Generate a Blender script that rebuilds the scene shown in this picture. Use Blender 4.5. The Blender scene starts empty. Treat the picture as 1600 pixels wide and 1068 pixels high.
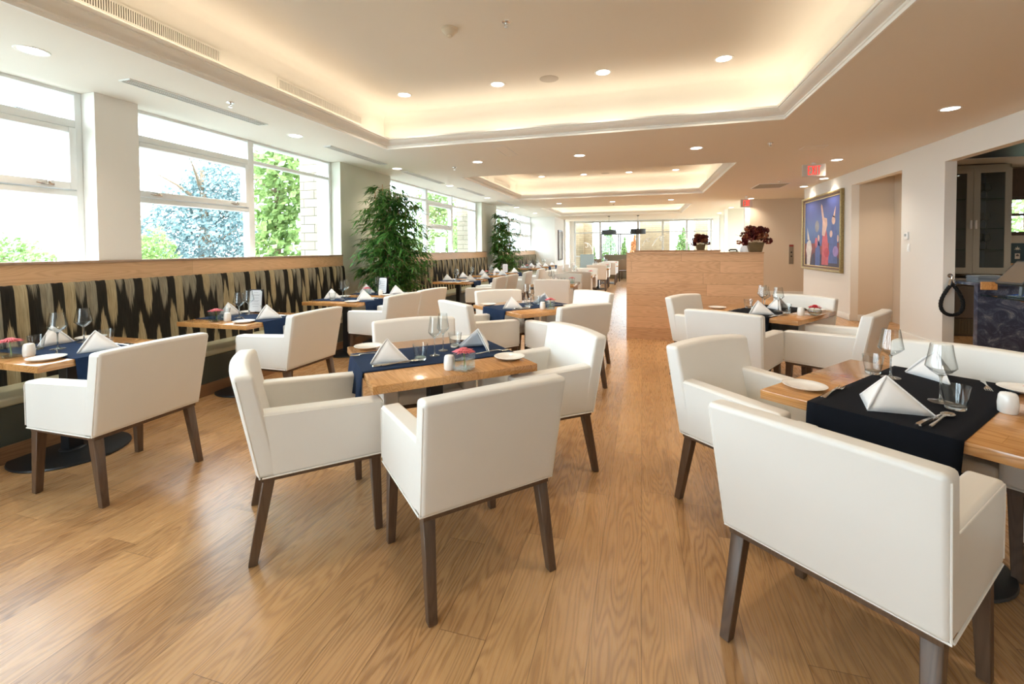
import bpy, bmesh, math, random
from mathutils import Vector, Matrix, Quaternion
random.seed(7)
PI = math.pi
S = bpy.context.scene
COL = S.collection

# ------------------------------------------------------------------ camera
cam_d = bpy.data.cameras.new('camera')
cam_d.sensor_width = 36.0
cam_d.lens = 36.0 * 700.0 / 1600.0
cam_d.shift_y = -128.0 / 1600.0
cam_d.clip_start = 0.05
cam_d.clip_end = 300
cam = bpy.data.objects.new('camera', cam_d)
COL.objects.link(cam)
F0, CX, CY = 700.0, 800.0, 406.0
_y = Vector((1003 - CX, -(387 - CY), -F0)).normalized()
_x = -Vector((-1580 - CX, -(403 - CY), -F0))
_x = (_x - _y * _x.dot(_y)).normalized()
_z = _x.cross(_y)
M3 = Matrix((_x, _y, _z))
cam.matrix_world = Matrix.Translation((0, 0, 1.45)) @ M3.to_4x4()
S.camera = cam

# ------------------------------------------------------------------ world, sun, exposure
S.view_settings.view_transform = 'Standard'
S.view_settings.look = 'None'
S.view_settings.gamma = 1.0
S.view_settings.use_curve_mapping = False
S.view_settings.exposure = 0.66
w = bpy.data.worlds.new('world')
S.world = w
w.use_nodes = True
bg = w.node_tree.nodes['Background']
bg.inputs[0].default_value = (0.77, 0.90, 1.0, 1)
bg.inputs[1].default_value = 7.5
sun_d = bpy.data.lights.new('sun', 'SUN')
sun_d.energy = 4.0
sun_d.angle = 0.02
sun_d.color = (1.0, 0.93, 0.82)
sun = bpy.data.objects.new('sun', sun_d)
COL.objects.link(sun)
sun.rotation_euler = Vector((-0.45, 0.35, -0.95)).to_track_quat('-Z', 'Y').to_euler()
for k, v in (('caustics_reflective', False), ('caustics_refractive', False), ('sample_clamp_indirect', 6.0),
             ('max_bounces', 10), ('diffuse_bounces', 5), ('transparent_max_bounces', 16)):
    try:
        setattr(S.cycles, k, v)
    except Exception:
        pass

ZC = 2.90          # ceiling
ZT = 3.46          # ceiling inside the trays
XL, XW = -4.80, -5.02
XR = 3.92
TRAYS = [(-3.56, 1.556, 0.9, 5.79), (-3.53, 1.556, 8.47, 12.95), (-3.50, 1.58, 15.8, 20.0)]

def portal(name, loc, rot, sx, sy):
    d = bpy.data.lights.new(name, 'AREA')
    d.shape = 'RECTANGLE'; d.size = sx; d.size_y = sy
    d.cycles.is_portal = True
    o = bpy.data.objects.new(name, d); COL.objects.link(o)
    o.location = loc; o.rotation_euler = rot
    return o
WINS = [(-3.6, 2.90), (3.27, 6.35), (7.89, 13.15), (14.62, 20.24)]
for a, b in WINS:
    portal('window_portal', (XW + 0.06, (a + b) / 2, 2.1), (0, -PI / 2, 0), 1.6, b - a)
portal('window_portal', (-3.45, -3.95, 1.75), (PI / 2, 0, 0), 2.5, 2.3)
portal('window_portal', (0, 24.2, 1.5), (-PI / 2, 0, 0), 7.2, 2.8)

def cove(p0, p1, n, power):
    """warm LED line lying in the trough of a ceiling tray, shining up and inwards"""
    d = bpy.data.lights.new('cove_led', 'AREA')
    d.shape = 'RECTANGLE'
    v = Vector(p1) - Vector(p0)
    d.size = v.length; d.size_y = 0.03
    d.energy = power * v.length
    d.color = (1.0, 0.82, 0.62)
    o = bpy.data.objects.new('cove_led', d); COL.objects.link(o)
    X = v.normalized(); Z = -(Vector((0, 0, 1)) * 0.9 + Vector(n) * 0.45).normalized()
    Y = Z.cross(X)
    m = Matrix((X, Y, Z)).transposed().to_4x4(); m.translation = (Vector(p0) + Vector(p1)) / 2
    o.matrix_world = m
for k, (x0, x1, y0, y1) in enumerate(TRAYS):
    z = 2.998; e = 0.03
    pw = (1.0, 1.1, 1.3)[k]
    cove((x0 - e, y0, z), (x0 - e, y1, z), (1, 0, 0), pw)
    cove((x1 + e, y0, z), (x1 + e, y1, z), (-1, 0, 0), pw)
    cove((x0, y0 - e, z), (x1, y0 - e, z), (0, 1, 0), pw)
    cove((x0, y1 + e, z), (x1, y1 + e, z), (0, -1, 0), pw)

# ------------------------------------------------------------------ materials
def newmat(name):
    m = bpy.data.materials.new(name)
    m.use_nodes = True
    nt = m.node_tree
    return m, nt, nt.nodes['Principled BSDF']
class N:
    """small node helper"""
    def __init__(s, nt): s.nt = nt
    def add(s, t, **kw):
        n = s.nt.nodes.new(t)
        for k, v in kw.items(): setattr(n, k, v)
        return n
    def link(s, a, b): s.nt.links.new(a, b)
    def val(s, sock, v):
        if isinstance(v, bpy.types.NodeSocket): s.link(v, sock)
        elif v is not None: sock.default_value = v
    def math(s, op, a, b=None, c=None, clamp=False):
        n = s.add('ShaderNodeMath', operation=op); n.use_clamp = clamp
        s.val(n.inputs[0], a)
        if b is not None: s.val(n.inputs[1], b)
        if c is not None: s.val(n.inputs[2], c)
        return n.outputs[0]
    def comb(s, x, y, z):
        n = s.add('ShaderNodeCombineXYZ')
        for i, v in enumerate((x, y, z)): s.val(n.inputs[i], v)
        return n.outputs[0]
    def sep(s, v):
        n = s.add('ShaderNodeSeparateXYZ'); s.link(v, n.inputs[0]); return n.outputs
    def noise(s, vec, scale, detail=3, rough=0.5):
        n = s.add('ShaderNodeTexNoise'); s.link(vec, n.inputs['Vector'])
        n.inputs['Scale'].default_value = scale; n.inputs['Detail'].default_value = detail
        n.inputs['Roughness'].default_value = rough
        return n.outputs['Fac']
    def white(s, vec):
        n = s.add('ShaderNodeTexWhiteNoise', noise_dimensions='3D'); s.link(vec, n.inputs['Vector']); return n.outputs
    def mix(s, f, a, b, blend='MIX'):
        n = s.add('ShaderNodeMix', data_type='RGBA', blend_type=blend)
        s.val(n.inputs[0], f)
        s.val(n.inputs[6], a if isinstance(a, bpy.types.NodeSocket) else (*a, 1))
        s.val(n.inputs[7], b if isinstance(b, bpy.types.NodeSocket) else (*b, 1))
        return n.outputs[2]
    def ramp(s, f, stops):
        n = s.add('ShaderNodeValToRGB'); s.link(f, n.inputs[0])
        cr = n.color_ramp
        while len(cr.elements) < len(stops): cr.elements.new(0.5)
        for e, (p, c) in zip(cr.elements, stops):
            e.position = p; e.color = (*c, 1)
        return n.outputs[0]
    def obj(s):
        return s.add('ShaderNodeTexCoord').outputs['Object']
    def bump(s, h, strength, dist, bsdf):
        n = s.add('ShaderNodeBump'); s.link(h, n.inputs['Height'])
        n.inputs['Strength'].default_value = strength; n.inputs['Distance'].default_value = dist
        s.link(n.outputs[0], bsdf.inputs['Normal'])

def plain(name, col, rough=0.5, metal=0.0, spec=0.5, var=0.03, scale=6.0, bump=0.0, bscale=200, coat=0.0, sheen=0.0):
    """colour with a slight procedural mottling, so that no surface is dead flat"""
    m, nt, b = newmat(name); n = N(nt)
    v = n.noise(n.obj(), scale, 3)
    lo = tuple(max(0, c * (1 - var)) for c in col); hi = tuple(min(1, c * (1 + var)) for c in col)
    n.link(n.mix(v, lo, hi), b.inputs['Base Color'])
    b.inputs['Roughness'].default_value = rough
    b.inputs['Metallic'].default_value = metal
    b.inputs['Specular IOR Level'].default_value = spec
    b.inputs['Coat Weight'].default_value = coat
    b.inputs['Sheen Weight'].default_value = sheen
    if bump: n.bump(n.noise(n.obj(), bscale, 2), bump, 0.002, b)
    return m

def wood(name, dark, light, axis='y', plank=None, across='x', rough=0.4, grain=1.0, seam=0.0016, length=1.6, spec=0.5, var=0.5, coat=0.0, seamdark=0.45):
    """plain or planked timber: grain runs along `axis`; `plank` is the board width measured along `across`"""
    m, nt, b = newmat(name); n = N(nt)
    o = n.obj(); c = dict(zip('xyz', n.sep(o)))
    L = c[axis]; A = c[across]; O = c[[k for k in 'xyz' if k not in (axis, across)][0]]
    if plank:
        ia = n.math('FLOOR', n.math('DIVIDE', A, plank))
        r1 = n.white(n.comb(ia, 3.7, 1.3))[0]
        ly = n.math('ADD', n.math('DIVIDE', L, length), n.math('MULTIPLY', r1, 7.3))
        il = n.math('FLOOR', ly)
        rid = n.white(n.comb(ia, il, 0.5))
        r2 = rid[0]
    else:
        ia = il = None; r2 = n.math('ADD', 0.5, 0.0)
    off = n.math('MULTIPLY', r2, 37.0)
    v = n.comb(n.math('MULTIPLY', A, 7.0), n.math('ADD', n.math('MULTIPLY', L, 0.75), off), n.math('ADD', n.math('MULTIPLY', O, 7.0), off))
    nz = n.noise(v, 1.0, 2, 0.45)
    ring = n.math('SINE', n.math('MULTIPLY', nz, 150.0))
    ring = n.math('MULTIPLY_ADD', ring, 0.5, 0.5)
    ring = n.math('POWER', ring, 1.6)
    v2 = n.comb(n.math('MULTIPLY', A, 160.0), n.math('MULTIPLY', L, 5.0), n.math('MULTIPLY', O, 160.0))
    fine = n.noise(v2, 1.0, 3, 0.6)
    g = n.math('ADD', n.math('MULTIPLY', ring, 0.38 * grain), n.math('MULTIPLY', fine, 0.5 * grain))
    if plank:
        g = n.math('ADD', g, n.math('MULTIPLY', n.math('SUBTRACT', r2, 0.5), var))
    big = n.noise(n.comb(n.math('MULTIPLY', A, 2), L, O), 0.9, 1)
    g = n.math('ADD', g, n.math('MULTIPLY', n.math('SUBTRACT', big, 0.5), 0.25))
    col = n.ramp(g, [(0.0, light), (0.45, tuple(l * 0.62 + d * 0.38 for l, d in zip(light, dark))), (1.0, dark)])
    if plank:
        fa = n.math('FRACT', n.math('DIVIDE', A, plank)); fl = n.math('FRACT', ly)
        da = n.math('MULTIPLY', n.math('MINIMUM', fa, n.math('SUBTRACT', 1.0, fa)), plank)
        dl = n.math('MULTIPLY', n.math('MINIMUM', fl, n.math('SUBTRACT', 1.0, fl)), length)
        s_ = n.math('LESS_THAN', n.math('MINIMUM', da, dl), seam)
        col = n.mix(n.math('MULTIPLY', s_, 1 - seamdark), col, tuple(d * 0.35 for d in dark))
    n.link(col, b.inputs['Base Color'])
    b.inputs['Roughness'].default_value = rough
    rr = n.math('MULTIPLY_ADD', fine, 0.12, rough - 0.06)
    n.link(rr, b.inputs['Roughness'])
    b.inputs['Specular IOR Level'].default_value = spec
    b.inputs['Coat Weight'].default_value = coat; b.inputs['Coat Roughness'].default_value = 0.12
    n.bump(n.math('MULTIPLY', g, -1.0), 0.04, 0.0012, b)
    return m

def glassy(name, tint=(1, 1, 1), ior=1.45, rough=0.0, clear=0.0, rim=None):
    """thin glass: clear, with the mirror reflection a pane has"""
    m = bpy.data.materials.new(name); m.use_nodes = True
    nt = m.node_tree; nt.nodes.clear(); n = N(nt)
    out = n.add('ShaderNodeOutputMaterial')
    t = n.add('ShaderNodeBsdfTransparent'); t.inputs[0].default_value = (*tint, 1)
    g = n.add('ShaderNodeBsdfGlossy'); g.inputs['Roughness'].default_value = rough
    lw = n.add('ShaderNodeLayerWeight'); lw.inputs[0].default_value = 0.5
    f0 = ((ior - 1) / (ior + 1)) ** 2
    if rim: n.link(n.mix(n.math('POWER', lw.outputs['Facing'], 2.5), tint, rim), t.inputs[0])
    fc = n.math('POWER', lw.outputs['Facing'], 5.0)
    mx = n.add('ShaderNodeMixShader')
    n.link(n.math('MULTIPLY_ADD', fc, (1 - f0) * (1.0 - clear), f0 * (1.0 - clear)), mx.inputs[0])
    n.link(t.outputs[0], mx.inputs[1]); n.link(g.outputs[0], mx.inputs[2])
    n.link(mx.outputs[0], out.inputs[0])
    return m

def emit(name, col, strength):
    m = bpy.data.materials.new(name); m.use_nodes = True
    nt = m.node_tree; nt.nodes.clear(); n = N(nt)
    out = n.add('ShaderNodeOutputMaterial'); e = n.add('ShaderNodeEmission')
    e.inputs[0].default_value = (*col, 1); e.inputs[1].default_value = strength
    n.link(e.outputs[0], out.inputs[0]); return m

def leafmat(name, c1, c2, trans=0.35, scale=3.0):
    m, nt, b = newmat(name); n = N(nt)
    v = n.noise(n.obj(), scale, 3)
    v2 = n.noise(n.obj(), scale * 9, 1)
    f = n.math('MULTIPLY_ADD', n.math('SUBTRACT', n.math('ADD', v, v2), 1.0), 2.0, 0.5, clamp=True)
    col = n.mix(f, c1, c2)
    n.link(col, b.inputs['Base Color']); b.inputs['Roughness'].default_value = 0.45
    tr = n.add('ShaderNodeBsdfTranslucent'); n.link(col, tr.inputs[0])
    mx = n.add('ShaderNodeMixShader'); mx.inputs[0].default_value = trans
    out = [x for x in nt.nodes if x.type == 'OUTPUT_MATERIAL'][0]
    n.link(b.outputs[0], mx.inputs[1]); n.link(tr.outputs[0], mx.inputs[2]); n.link(mx.outputs[0], out.inputs[0])
    return m

def ikat(name):
    """flame-stitched upholstery: olive streaks rising and hanging on black, along y, over z"""
    m, nt, b = newmat(name); n = N(nt)
    o = n.obj(); x, y, z = n.sep(o)
    p = 0.078
    u = n.math('DIVIDE', y, p); i = n.math('FLOOR', u)
    f = n.math('MULTIPLY', n.math('ABSOLUTE', n.math('SUBTRACT', n.math('FRACT', u), 0.5)), 2.0)
    fp = n.math('POWER', f, 1.3)
    rag = n.math('MULTIPLY', n.math('SUBTRACT', n.noise(n.comb(n.math('MULTIPLY', y, 140.0), n.math('MULTIPLY', z, 2.0), 0.0), 1.0, 3, 0.7), 0.5), 0.34)
    k4 = n.math('MODULO', n.math('ADD', i, 4000.0), 4.0)
    rnd = n.white(n.comb(i, 2.0, 0.3))[0]; rnd2 = n.white(n.comb(i, 7.0, 0.9))[0]
    def isk(k): return n.math('COMPARE', k4, float(k), 0.1)
    def up(h0, hv, r, tip): # filled from the seat up to a ragged tip
        h = n.math('ADD', n.math('MULTIPLY_ADD', r, hv, h0), rag)
        return n.math('MULTIPLY', n.math('SUBTRACT', n.math('SUBTRACT', h, n.math('MULTIPLY', fp, tip)), z), 40.0, clamp=True)
    def down(h0, hv, r, tip):
        h = n.math('ADD', n.math('MULTIPLY_ADD', r, hv, h0), rag)
        return n.math('MULTIPLY', n.math('SUBTRACT', z, n.math('ADD', h, n.math('MULTIPLY', fp, tip))), 16.0, clamp=True)
    a = n.math('MAXIMUM', n.math('MULTIPLY', up(0.86, 0.26, rnd, 0.22), isk(0)), n.math('MULTIPLY', up(0.60, 0.20, rnd, 0.20), isk(2)))
    c = n.math('MULTIPLY', down(0.60, 0.30, rnd2, 0.14), isk(1))
    e = n.math('MAXIMUM', n.math('MULTIPLY', down(0.62, 0.30, rnd2, 0.16), isk(3)), n.math('MULTIPLY', down(0.88, 0.2, rnd2, 0.14), isk(2)))
    streak = n.noise(n.comb(n.math('MULTIPLY', y, 150.0), n.math('MULTIPLY', z, 7.0), 0.0), 1.0, 3)
    beige = n.ramp(streak, [(0.25, (0.22, 0.17, 0.085)), (0.75, (0.46, 0.39, 0.25))])
    grey = n.ramp(streak, [(0.25, (0.12, 0.11, 0.08)), (0.75, (0.33, 0.30, 0.22))])
    black = n.ramp(streak, [(0.3, (0.007, 0.006, 0.005)), (0.9, (0.028, 0.025, 0.016))])
    col = n.mix(e, black, grey)
    col = n.mix(c, col, beige)
    col = n.mix(a, col, beige)
    n.link(col, b.inputs['Base Color']); b.inputs['Roughness'].default_value = 0.75
    b.inputs['Specular IOR Level'].default_value = 0.25
    n.bump(streak, 0.2, 0.001, b)
    return m

def brick(name, c1, c2, mortar, bw=0.24, bh=0.085, rot=False):
    m, nt, b = newmat(name); n = N(nt)
    x, y, z = n.sep(n.obj())
    t = n.add('ShaderNodeTexBrick')
    n.link(n.comb(n.math('ADD', x, y), z, 0.0), t.inputs['Vector'])
    t.inputs['Color1'].default_value = (*c1, 1); t.inputs['Color2'].default_value = (*c2, 1); t.inputs['Mortar'].default_value = (*mortar, 1)
    t.inputs['Scale'].default_value = 1.0; t.inputs['Mortar Size'].default_value = 0.006
    t.inputs['Brick Width'].default_value = bw; t.inputs['Row Height'].default_value = bh
    n.link(t.outputs[0], b.inputs['Base Color']); b.inputs['Roughness'].default_value = 0.85
    return m

def marble(name):
    m, nt, b = newmat(name); n = N(nt)
    o = n.obj()
    v1 = n.noise(o, 3.0, 8, 0.65)
    wv = n.add('ShaderNodeTexNoise'); n.link(o, wv.inputs['Vector']); wv.inputs['Scale'].default_value = 5; wv.inputs['Detail'].default_value = 10
    wv.inputs['Roughness'].default_value = 0.75; wv.inputs['Distortion'].default_value = 1.6
    col = n.ramp(wv.outputs['Fac'], [(0.25, (0.018, 0.024, 0.045)), (0.48, (0.05, 0.065, 0.12)), (0.58, (0.14, 0.17, 0.26)), (0.70, (0.55, 0.58, 0.65))])
    n.link(n.mix(v1, col, (0.03, 0.04, 0.07)), b.inputs['Base Color']); b.inputs['Roughness'].default_value = 0.15
    return m

def slats(name, base, dark, axis, pitch, duty=0.5, rough=0.5):
    m, nt, b = newmat(name); n = N(nt)
    c = dict(zip('xyz', n.sep(n.obj())))
    f = n.math('LESS_THAN', n.math('FRACT', n.math('DIVIDE', c[axis], pitch)), duty)
    n.link(n.mix(f, base, dark), b.inputs['Base Color']); b.inputs['Roughness'].default_value = rough
    return m

LEATHER = plain('white_leather', (0.82, 0.81, 0.775), 0.42, var=0.02, bump=0.06, bscale=350)
PIPING = plain('white_piping', (0.90, 0.89, 0.85), 0.4, var=0.01)
LEGWOOD = wood('taupe_leg_wood', (0.040, 0.022, 0.013), (0.135, 0.080, 0.048), 'z', rough=0.4, grain=0.8)
FLOOR = wood('oak_floor', (0.24, 0.110, 0.040), (0.64, 0.380, 0.175), 'y', plank=0.185, across='x', rough=0.28, length=2.3, spec=0.5, var=0.42, seam=0.0015)
TABLEW = wood('oak_table_top', (0.33, 0.13, 0.035), (0.66, 0.35, 0.13), 'y', plank=0.11, across='x', rough=0.15, length=0.9, var=0.4, seam=0.0005, coat=0.3)
LEDGEW = wood('oak_ledge_panel', (0.40, 0.225, 0.105), (0.72, 0.47, 0.27), 'y', plank=0.6, across='z', rough=0.35, length=1.83, var=0.25, grain=0.7, seam=0.001)
HALFW = wood('oak_divider_boards', (0.40, 0.20, 0.09), (0.76, 0.48, 0.28), 'x', plank=0.177, across='z', rough=0.38, length=1.3, var=0.42, seam=0.002, grain=0.75)
KICKW = wood('dark_oak_kick', (0.16, 0.075, 0.03), (0.36, 0.2, 0.1), 'y', rough=0.4)
CEILP = plain('ceiling_paint', (0.86, 0.83, 0.76), 0.85, var=0.01, scale=1.0)
WALLP = plain('wall_paint', (0.84, 0.83, 0.79), 0.8, var=0.012, scale=1.5)
GREENP = plain('pale_green_grey_wall_paint', (0.66, 0.67, 0.57), 0.8, var=0.012, scale=1.5)
TANP = plain('warm_beige_wall_paint', (0.70, 0.60, 0.48), 0.8, var=0.012, scale=1.5)
TRIMP = plain('white_trim_paint', (0.88, 0.88, 0.85), 0.45, var=0.01)
FRAMEP = plain('white_window_frame', (0.84, 0.87, 0.87), 0.35, var=0.01)
IKAT = ikat('ikat_upholstery')
SEATV = plain('olive_seat_vinyl', (0.54, 0.53, 0.38), 0.33, var=0.05, coat=0.15)
SEATD = plain('dark_green_seat_base', (0.075, 0.085, 0.068), 0.5, var=0.08)
BLACKM = plain('black_powder_coat', (0.012, 0.013, 0.015), 0.42, var=0.1)
NAVY = plain('navy_runner_cloth', (0.010, 0.026, 0.070), 0.9, spec=0.2, var=0.15, scale=30, bump=0.2, bscale=900)
BLACKC = plain('black_runner_cloth', (0.006, 0.008, 0.013), 0.9, spec=0.15, var=0.15, scale=30, bump=0.2, bscale=900)
LINEN = plain('white_linen', (0.86, 0.86, 0.87), 0.8, var=0.02, scale=20, bump=0.15, bscale=700)
CHINA = plain('white_china', (0.90, 0.90, 0.88), 0.18, var=0.01, coat=0.4)
STEEL = plain('polished_steel', (0.72, 0.70, 0.66), 0.16, metal=1.0, var=0.04)
CHROME = plain('chrome', (0.75, 0.75, 0.75), 0.08, metal=1.0, var=0.02)
GLASS = glassy('window_glass', (0.985, 1.0, 0.995), 1.45)
WGLASS = glassy('drinking_glass', (0.97, 0.98, 0.98), 1.55, 0.02, rim=(0.68, 0.71, 0.72))
BASEGL = plain('thick_glass_base', (0.7, 0.75, 0.76), 0.05, var=0.05); BASEGL.node_tree.nodes['Principled BSDF'].inputs['Transmission Weight'].default_value = 0.9
PINK = plain('pink_petals', (0.88, 0.20, 0.24), 0.55, var=0.2, scale=60)
REDP = plain('red_petals', (0.65, 0.02, 0.04), 0.55, var=0.2, scale=60)
STEM = plain('green_stem', (0.16, 0.30, 0.05), 0.5)
WATER = glassy('vase_water', (0.9, 0.95, 0.93), 1.33)
LENS = emit('downlight_lens', (1.0, 0.93, 0.82), 9.0)
REDG = emit('exit_letter_red', (1.0, 0.04, 0.03), 1.4)
BRICK = brick('cream_brick', (0.34, 0.29, 0.22), (0.28, 0.235, 0.17), (0.09, 0.075, 0.055), 0.42, 0.145)
BRICK2 = brick('tan_brick', (0.36, 0.27, 0.165), (0.29, 0.21, 0.125), (0.12, 0.09, 0.06), 0.36, 0.11)
LEAF = leafmat('bamboo_leaf', (0.015, 0.07, 0.012), (0.12, 0.30, 0.05))
LEAFM = leafmat('maple_leaf', (0.16, 0.27, 0.08), (0.34, 0.46, 0.17), 0.4)
LEAFB = leafmat('blue_spruce', (0.07, 0.13, 0.14), (0.24, 0.34, 0.35), 0.2)
LEAFG = leafmat('shrub_leaf', (0.12, 0.22, 0.06), (0.28, 0.40, 0.14), 0.3)
LEAFO = leafmat('rust_leaf', (0.5, 0.20, 0.07), (0.65, 0.34, 0.14), 0.4)
CANE = plain('bamboo_cane', (0.42, 0.28, 0.13), 0.5, var=0.3, scale=25)
BASKET = plain('woven_basket', (0.17, 0.11, 0.045), 0.7, var=0.5, scale=90)
BURG = leafmat('burgundy_dried_flowers', (0.04, 0.006, 0.008), (0.22, 0.03, 0.025), 0.15, 12)
RUST = leafmat('rust_dried_flowers', (0.24, 0.05, 0.02), (0.45, 0.16, 0.07), 0.15, 12)
DARKW = wood('espresso_wood', (0.02, 0.012, 0.008), (0.09, 0.05, 0.03), 'z', rough=0.35)
MARBLE = marble('blue_black_marble')
CABP = plain('taupe_cabinet_paint', (0.40, 0.38, 0.32), 0.5, var=0.02)
SMOKE = glassy('smoked_glass', (0.80, 0.83, 0.83), 1.5)
SHELFG = glassy('green_edged_glass', (0.55, 0.78, 0.70), 1.5)

# ------------------------------------------------------------------ mesh helpers
class MB:
    def __init__(s): s.v = []; s.f = []; s.mi = []; s.sm = []; s.soft = False
    def add(s, vs, fs, mi=0, smooth=False):
        b = len(s.v); s.v += [tuple(v) for v in vs]
        for f in fs:
            s.f.append([b + i for i in f]); s.mi.append(mi); s.sm.append(smooth)
    def box(s, x0, x1, y0, y1, z0, z1, mi=0, bev=0.0, seg=2, T=None):
        s.hexa([(x0, y0, z0), (x1, y0, z0), (x1, y1, z0), (x0, y1, z0), (x0, y0, z1), (x1, y0, z1), (x1, y1, z1), (x0, y1, z1)], mi, bev, seg, T)
    def hexa(s, p, mi=0, bev=0.0, seg=2, T=None, warp=None, cuts=0):
        fs = [(0, 3, 2, 1), (4, 5, 6, 7), (0, 1, 5, 4), (1, 2, 6, 5), (2, 3, 7, 6), (3, 0, 4, 7)]
        if T is not None: p = [T @ Vector(q) for q in p]
        if not bev:
            s.add(p, fs, mi); return
        bm = bmesh.new(); vs = [bm.verts.new(q) for q in p]
        for f in fs: bm.faces.new([vs[i] for i in f])
        bmesh.ops.bevel(bm, geom=list(bm.edges), offset=bev, segments=seg, profile=0.5, affect='EDGES', clamp_overlap=True)
        if warp:
            xs = [q[0] for q in p]; a, b = min(xs), max(xs)
            for k in range(1, cuts):
                xx = a + (b - a) * k / cuts
                bmesh.ops.bisect_plane(bm, geom=list(bm.verts) + list(bm.edges) + list(bm.faces), plane_co=(xx, 0, 0), plane_no=(1, 0, 0))
            for v in bm.verts: v.co = warp(v.co)
        bm.verts.index_update()
        s.add([v.co.copy() for v in bm.verts], [[v.index for v in f.verts] for f in bm.faces], mi, seg > 2)
        if seg > 2: s.soft = True
        bm.free()
    def lathe(s, prof, seg=24, c=(0, 0, 0), mi=0, smooth=True, T=None):
        vs = []; fs = []
        for r, z in prof:
            for k in range(seg):
                a = 2 * PI * k / seg
                q = Vector((r * math.cos(a), r * math.sin(a), z))
                if T is not None: q = T @ q
                vs.append((q[0] + c[0], q[1] + c[1], q[2] + c[2]))
        for i in range(len(prof) - 1):
            for k in range(seg):
                a = i * seg + k; b = i * seg + (k + 1) % seg
                fs.append((a, b, b + seg, a + seg))
        if prof[0][0] > 1e-6: fs.append(tuple(reversed(range(seg))))
        if prof[-1][0] > 1e-6: fs.append(tuple(range((len(prof) - 1) * seg, len(prof) * seg)))
        s.add(vs, fs, mi, smooth)
    def tube(s, pts, r, seg=8, mi=0, closed=False):
        pts = [Vector(p) for p in pts]; n = len(pts); vs = []
        rr = r if isinstance(r, (list, tuple)) else [r] * n
        up = Vector((0, 0, 1)); prev = None
        for i, p in enumerate(pts):
            if closed: d = pts[(i + 1) % n] - pts[i - 1]
            else: d = pts[min(i + 1, n - 1)] - pts[max(i - 1, 0)]
            d.normalize()
            if prev is None:
                a = up if abs(d.dot(up)) < 0.9 else Vector((1, 0, 0))
                u = d.cross(a).normalized()
            else:
                u = (prev - d * prev.dot(d)).normalized()
            prev = u; v = d.cross(u)
            for k in range(seg):
                t = 2 * PI * k / seg
                vs.append(p + (u * math.cos(t) + v * math.sin(t)) * rr[i])
        fs = []
        for i in range(n if closed else n - 1):
            for k in range(seg):
                a = i * seg + k; b = i * seg + (k + 1) % seg; j = ((i + 1) % n) * seg
                fs.append((a, b, j + (k + 1) % seg, j + k))
        if not closed:
            fs.append(tuple(reversed(range(seg)))); fs.append(tuple(range((n - 1) * seg, n * seg)))
        s.add(vs, fs, mi, True)
    def build(s, name, mats, parent=None, smooth=None, loc=None, rot=None):
        me = bpy.data.meshes.new(name)
        me.from_pydata(s.v, [], s.f)
        if not isinstance(mats, (list, tuple)): mats = [mats]
        for m in mats: me.materials.append(m)
        for p, mi, sm in zip(me.polygons, s.mi, s.sm):
            p.material_index = mi; p.use_smooth = sm if smooth is None else smooth
        me.update()
        try: me.set_sharp_from_angle(angle=math.radians(42))
        except Exception: pass
        o = bpy.data.objects.new(name, me); COL.objects.link(o)
        if s.soft:
            wn = o.modifiers.new('even_shading', 'WEIGHTED_NORMAL'); wn.keep_sharp = True; wn.weight = 50
        if parent is not None: o.parent = parent
        if loc is not None: o.location = loc
        if rot is not None: o.rotation_euler = rot
        return o

def boxmesh(name, mats, x0, x1, y0, y1, z0, z1, parent=None, bev=0.0, seg=2):
    m = MB(); m.box(x0, x1, y0, y1, z0, z1, 0, bev, seg); return m.build(name, mats, parent)
def tag(o, label, cat, group=None, kind=None):
    if label: o['label'] = label
    if cat: o['category'] = cat
    if group: o['group'] = group
    if kind: o['kind'] = kind
    return o
def struct(o): o['kind'] = 'structure'; return o
def empty(name, loc=(0, 0, 0), rz=0.0):
    o = bpy.data.objects.new(name, None); COL.objects.link(o); o.location = loc; o.rotation_euler = (0, 0, rz); o.empty_display_size = 0.1; return o
CH = {}
def dup(o, loc, rz, label, group=None, parent=None):
    c = o.copy(); COL.objects.link(c)
    if parent is None:
        c.location = loc; c.rotation_euler = (0, 0, rz); c['label'] = label
        if group: c['group'] = group
    else: c.parent = parent
    for k in [q for q in o.children]: dup(k, None, None, None, None, c)
    return c
class Kind:
    """first placing moves the prototype itself, later ones copy it with its parts"""
    def __init__(s, root): s.root = root; s.used = False
    def put(s, loc, rz, label, group=None):
        if not s.used:
            s.used = True; o = s.root; o.location = loc; o.rotation_euler = (0, 0, rz); o['label'] = label
            if group: o['group'] = group
            return o
        return dup(s.root, loc, rz, label, group)

# ------------------------------------------------------------------ the room
XE, Y0, YF = 7.2, -4.0, 24.3
m = MB(); m.box(-5.25, XE, Y0, 9.72, -0.1, 0.0); m.box(-5.25, 5.3, 9.72, YF, -0.1, 0.0); struct(m.build('floor', FLOOR))

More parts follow.
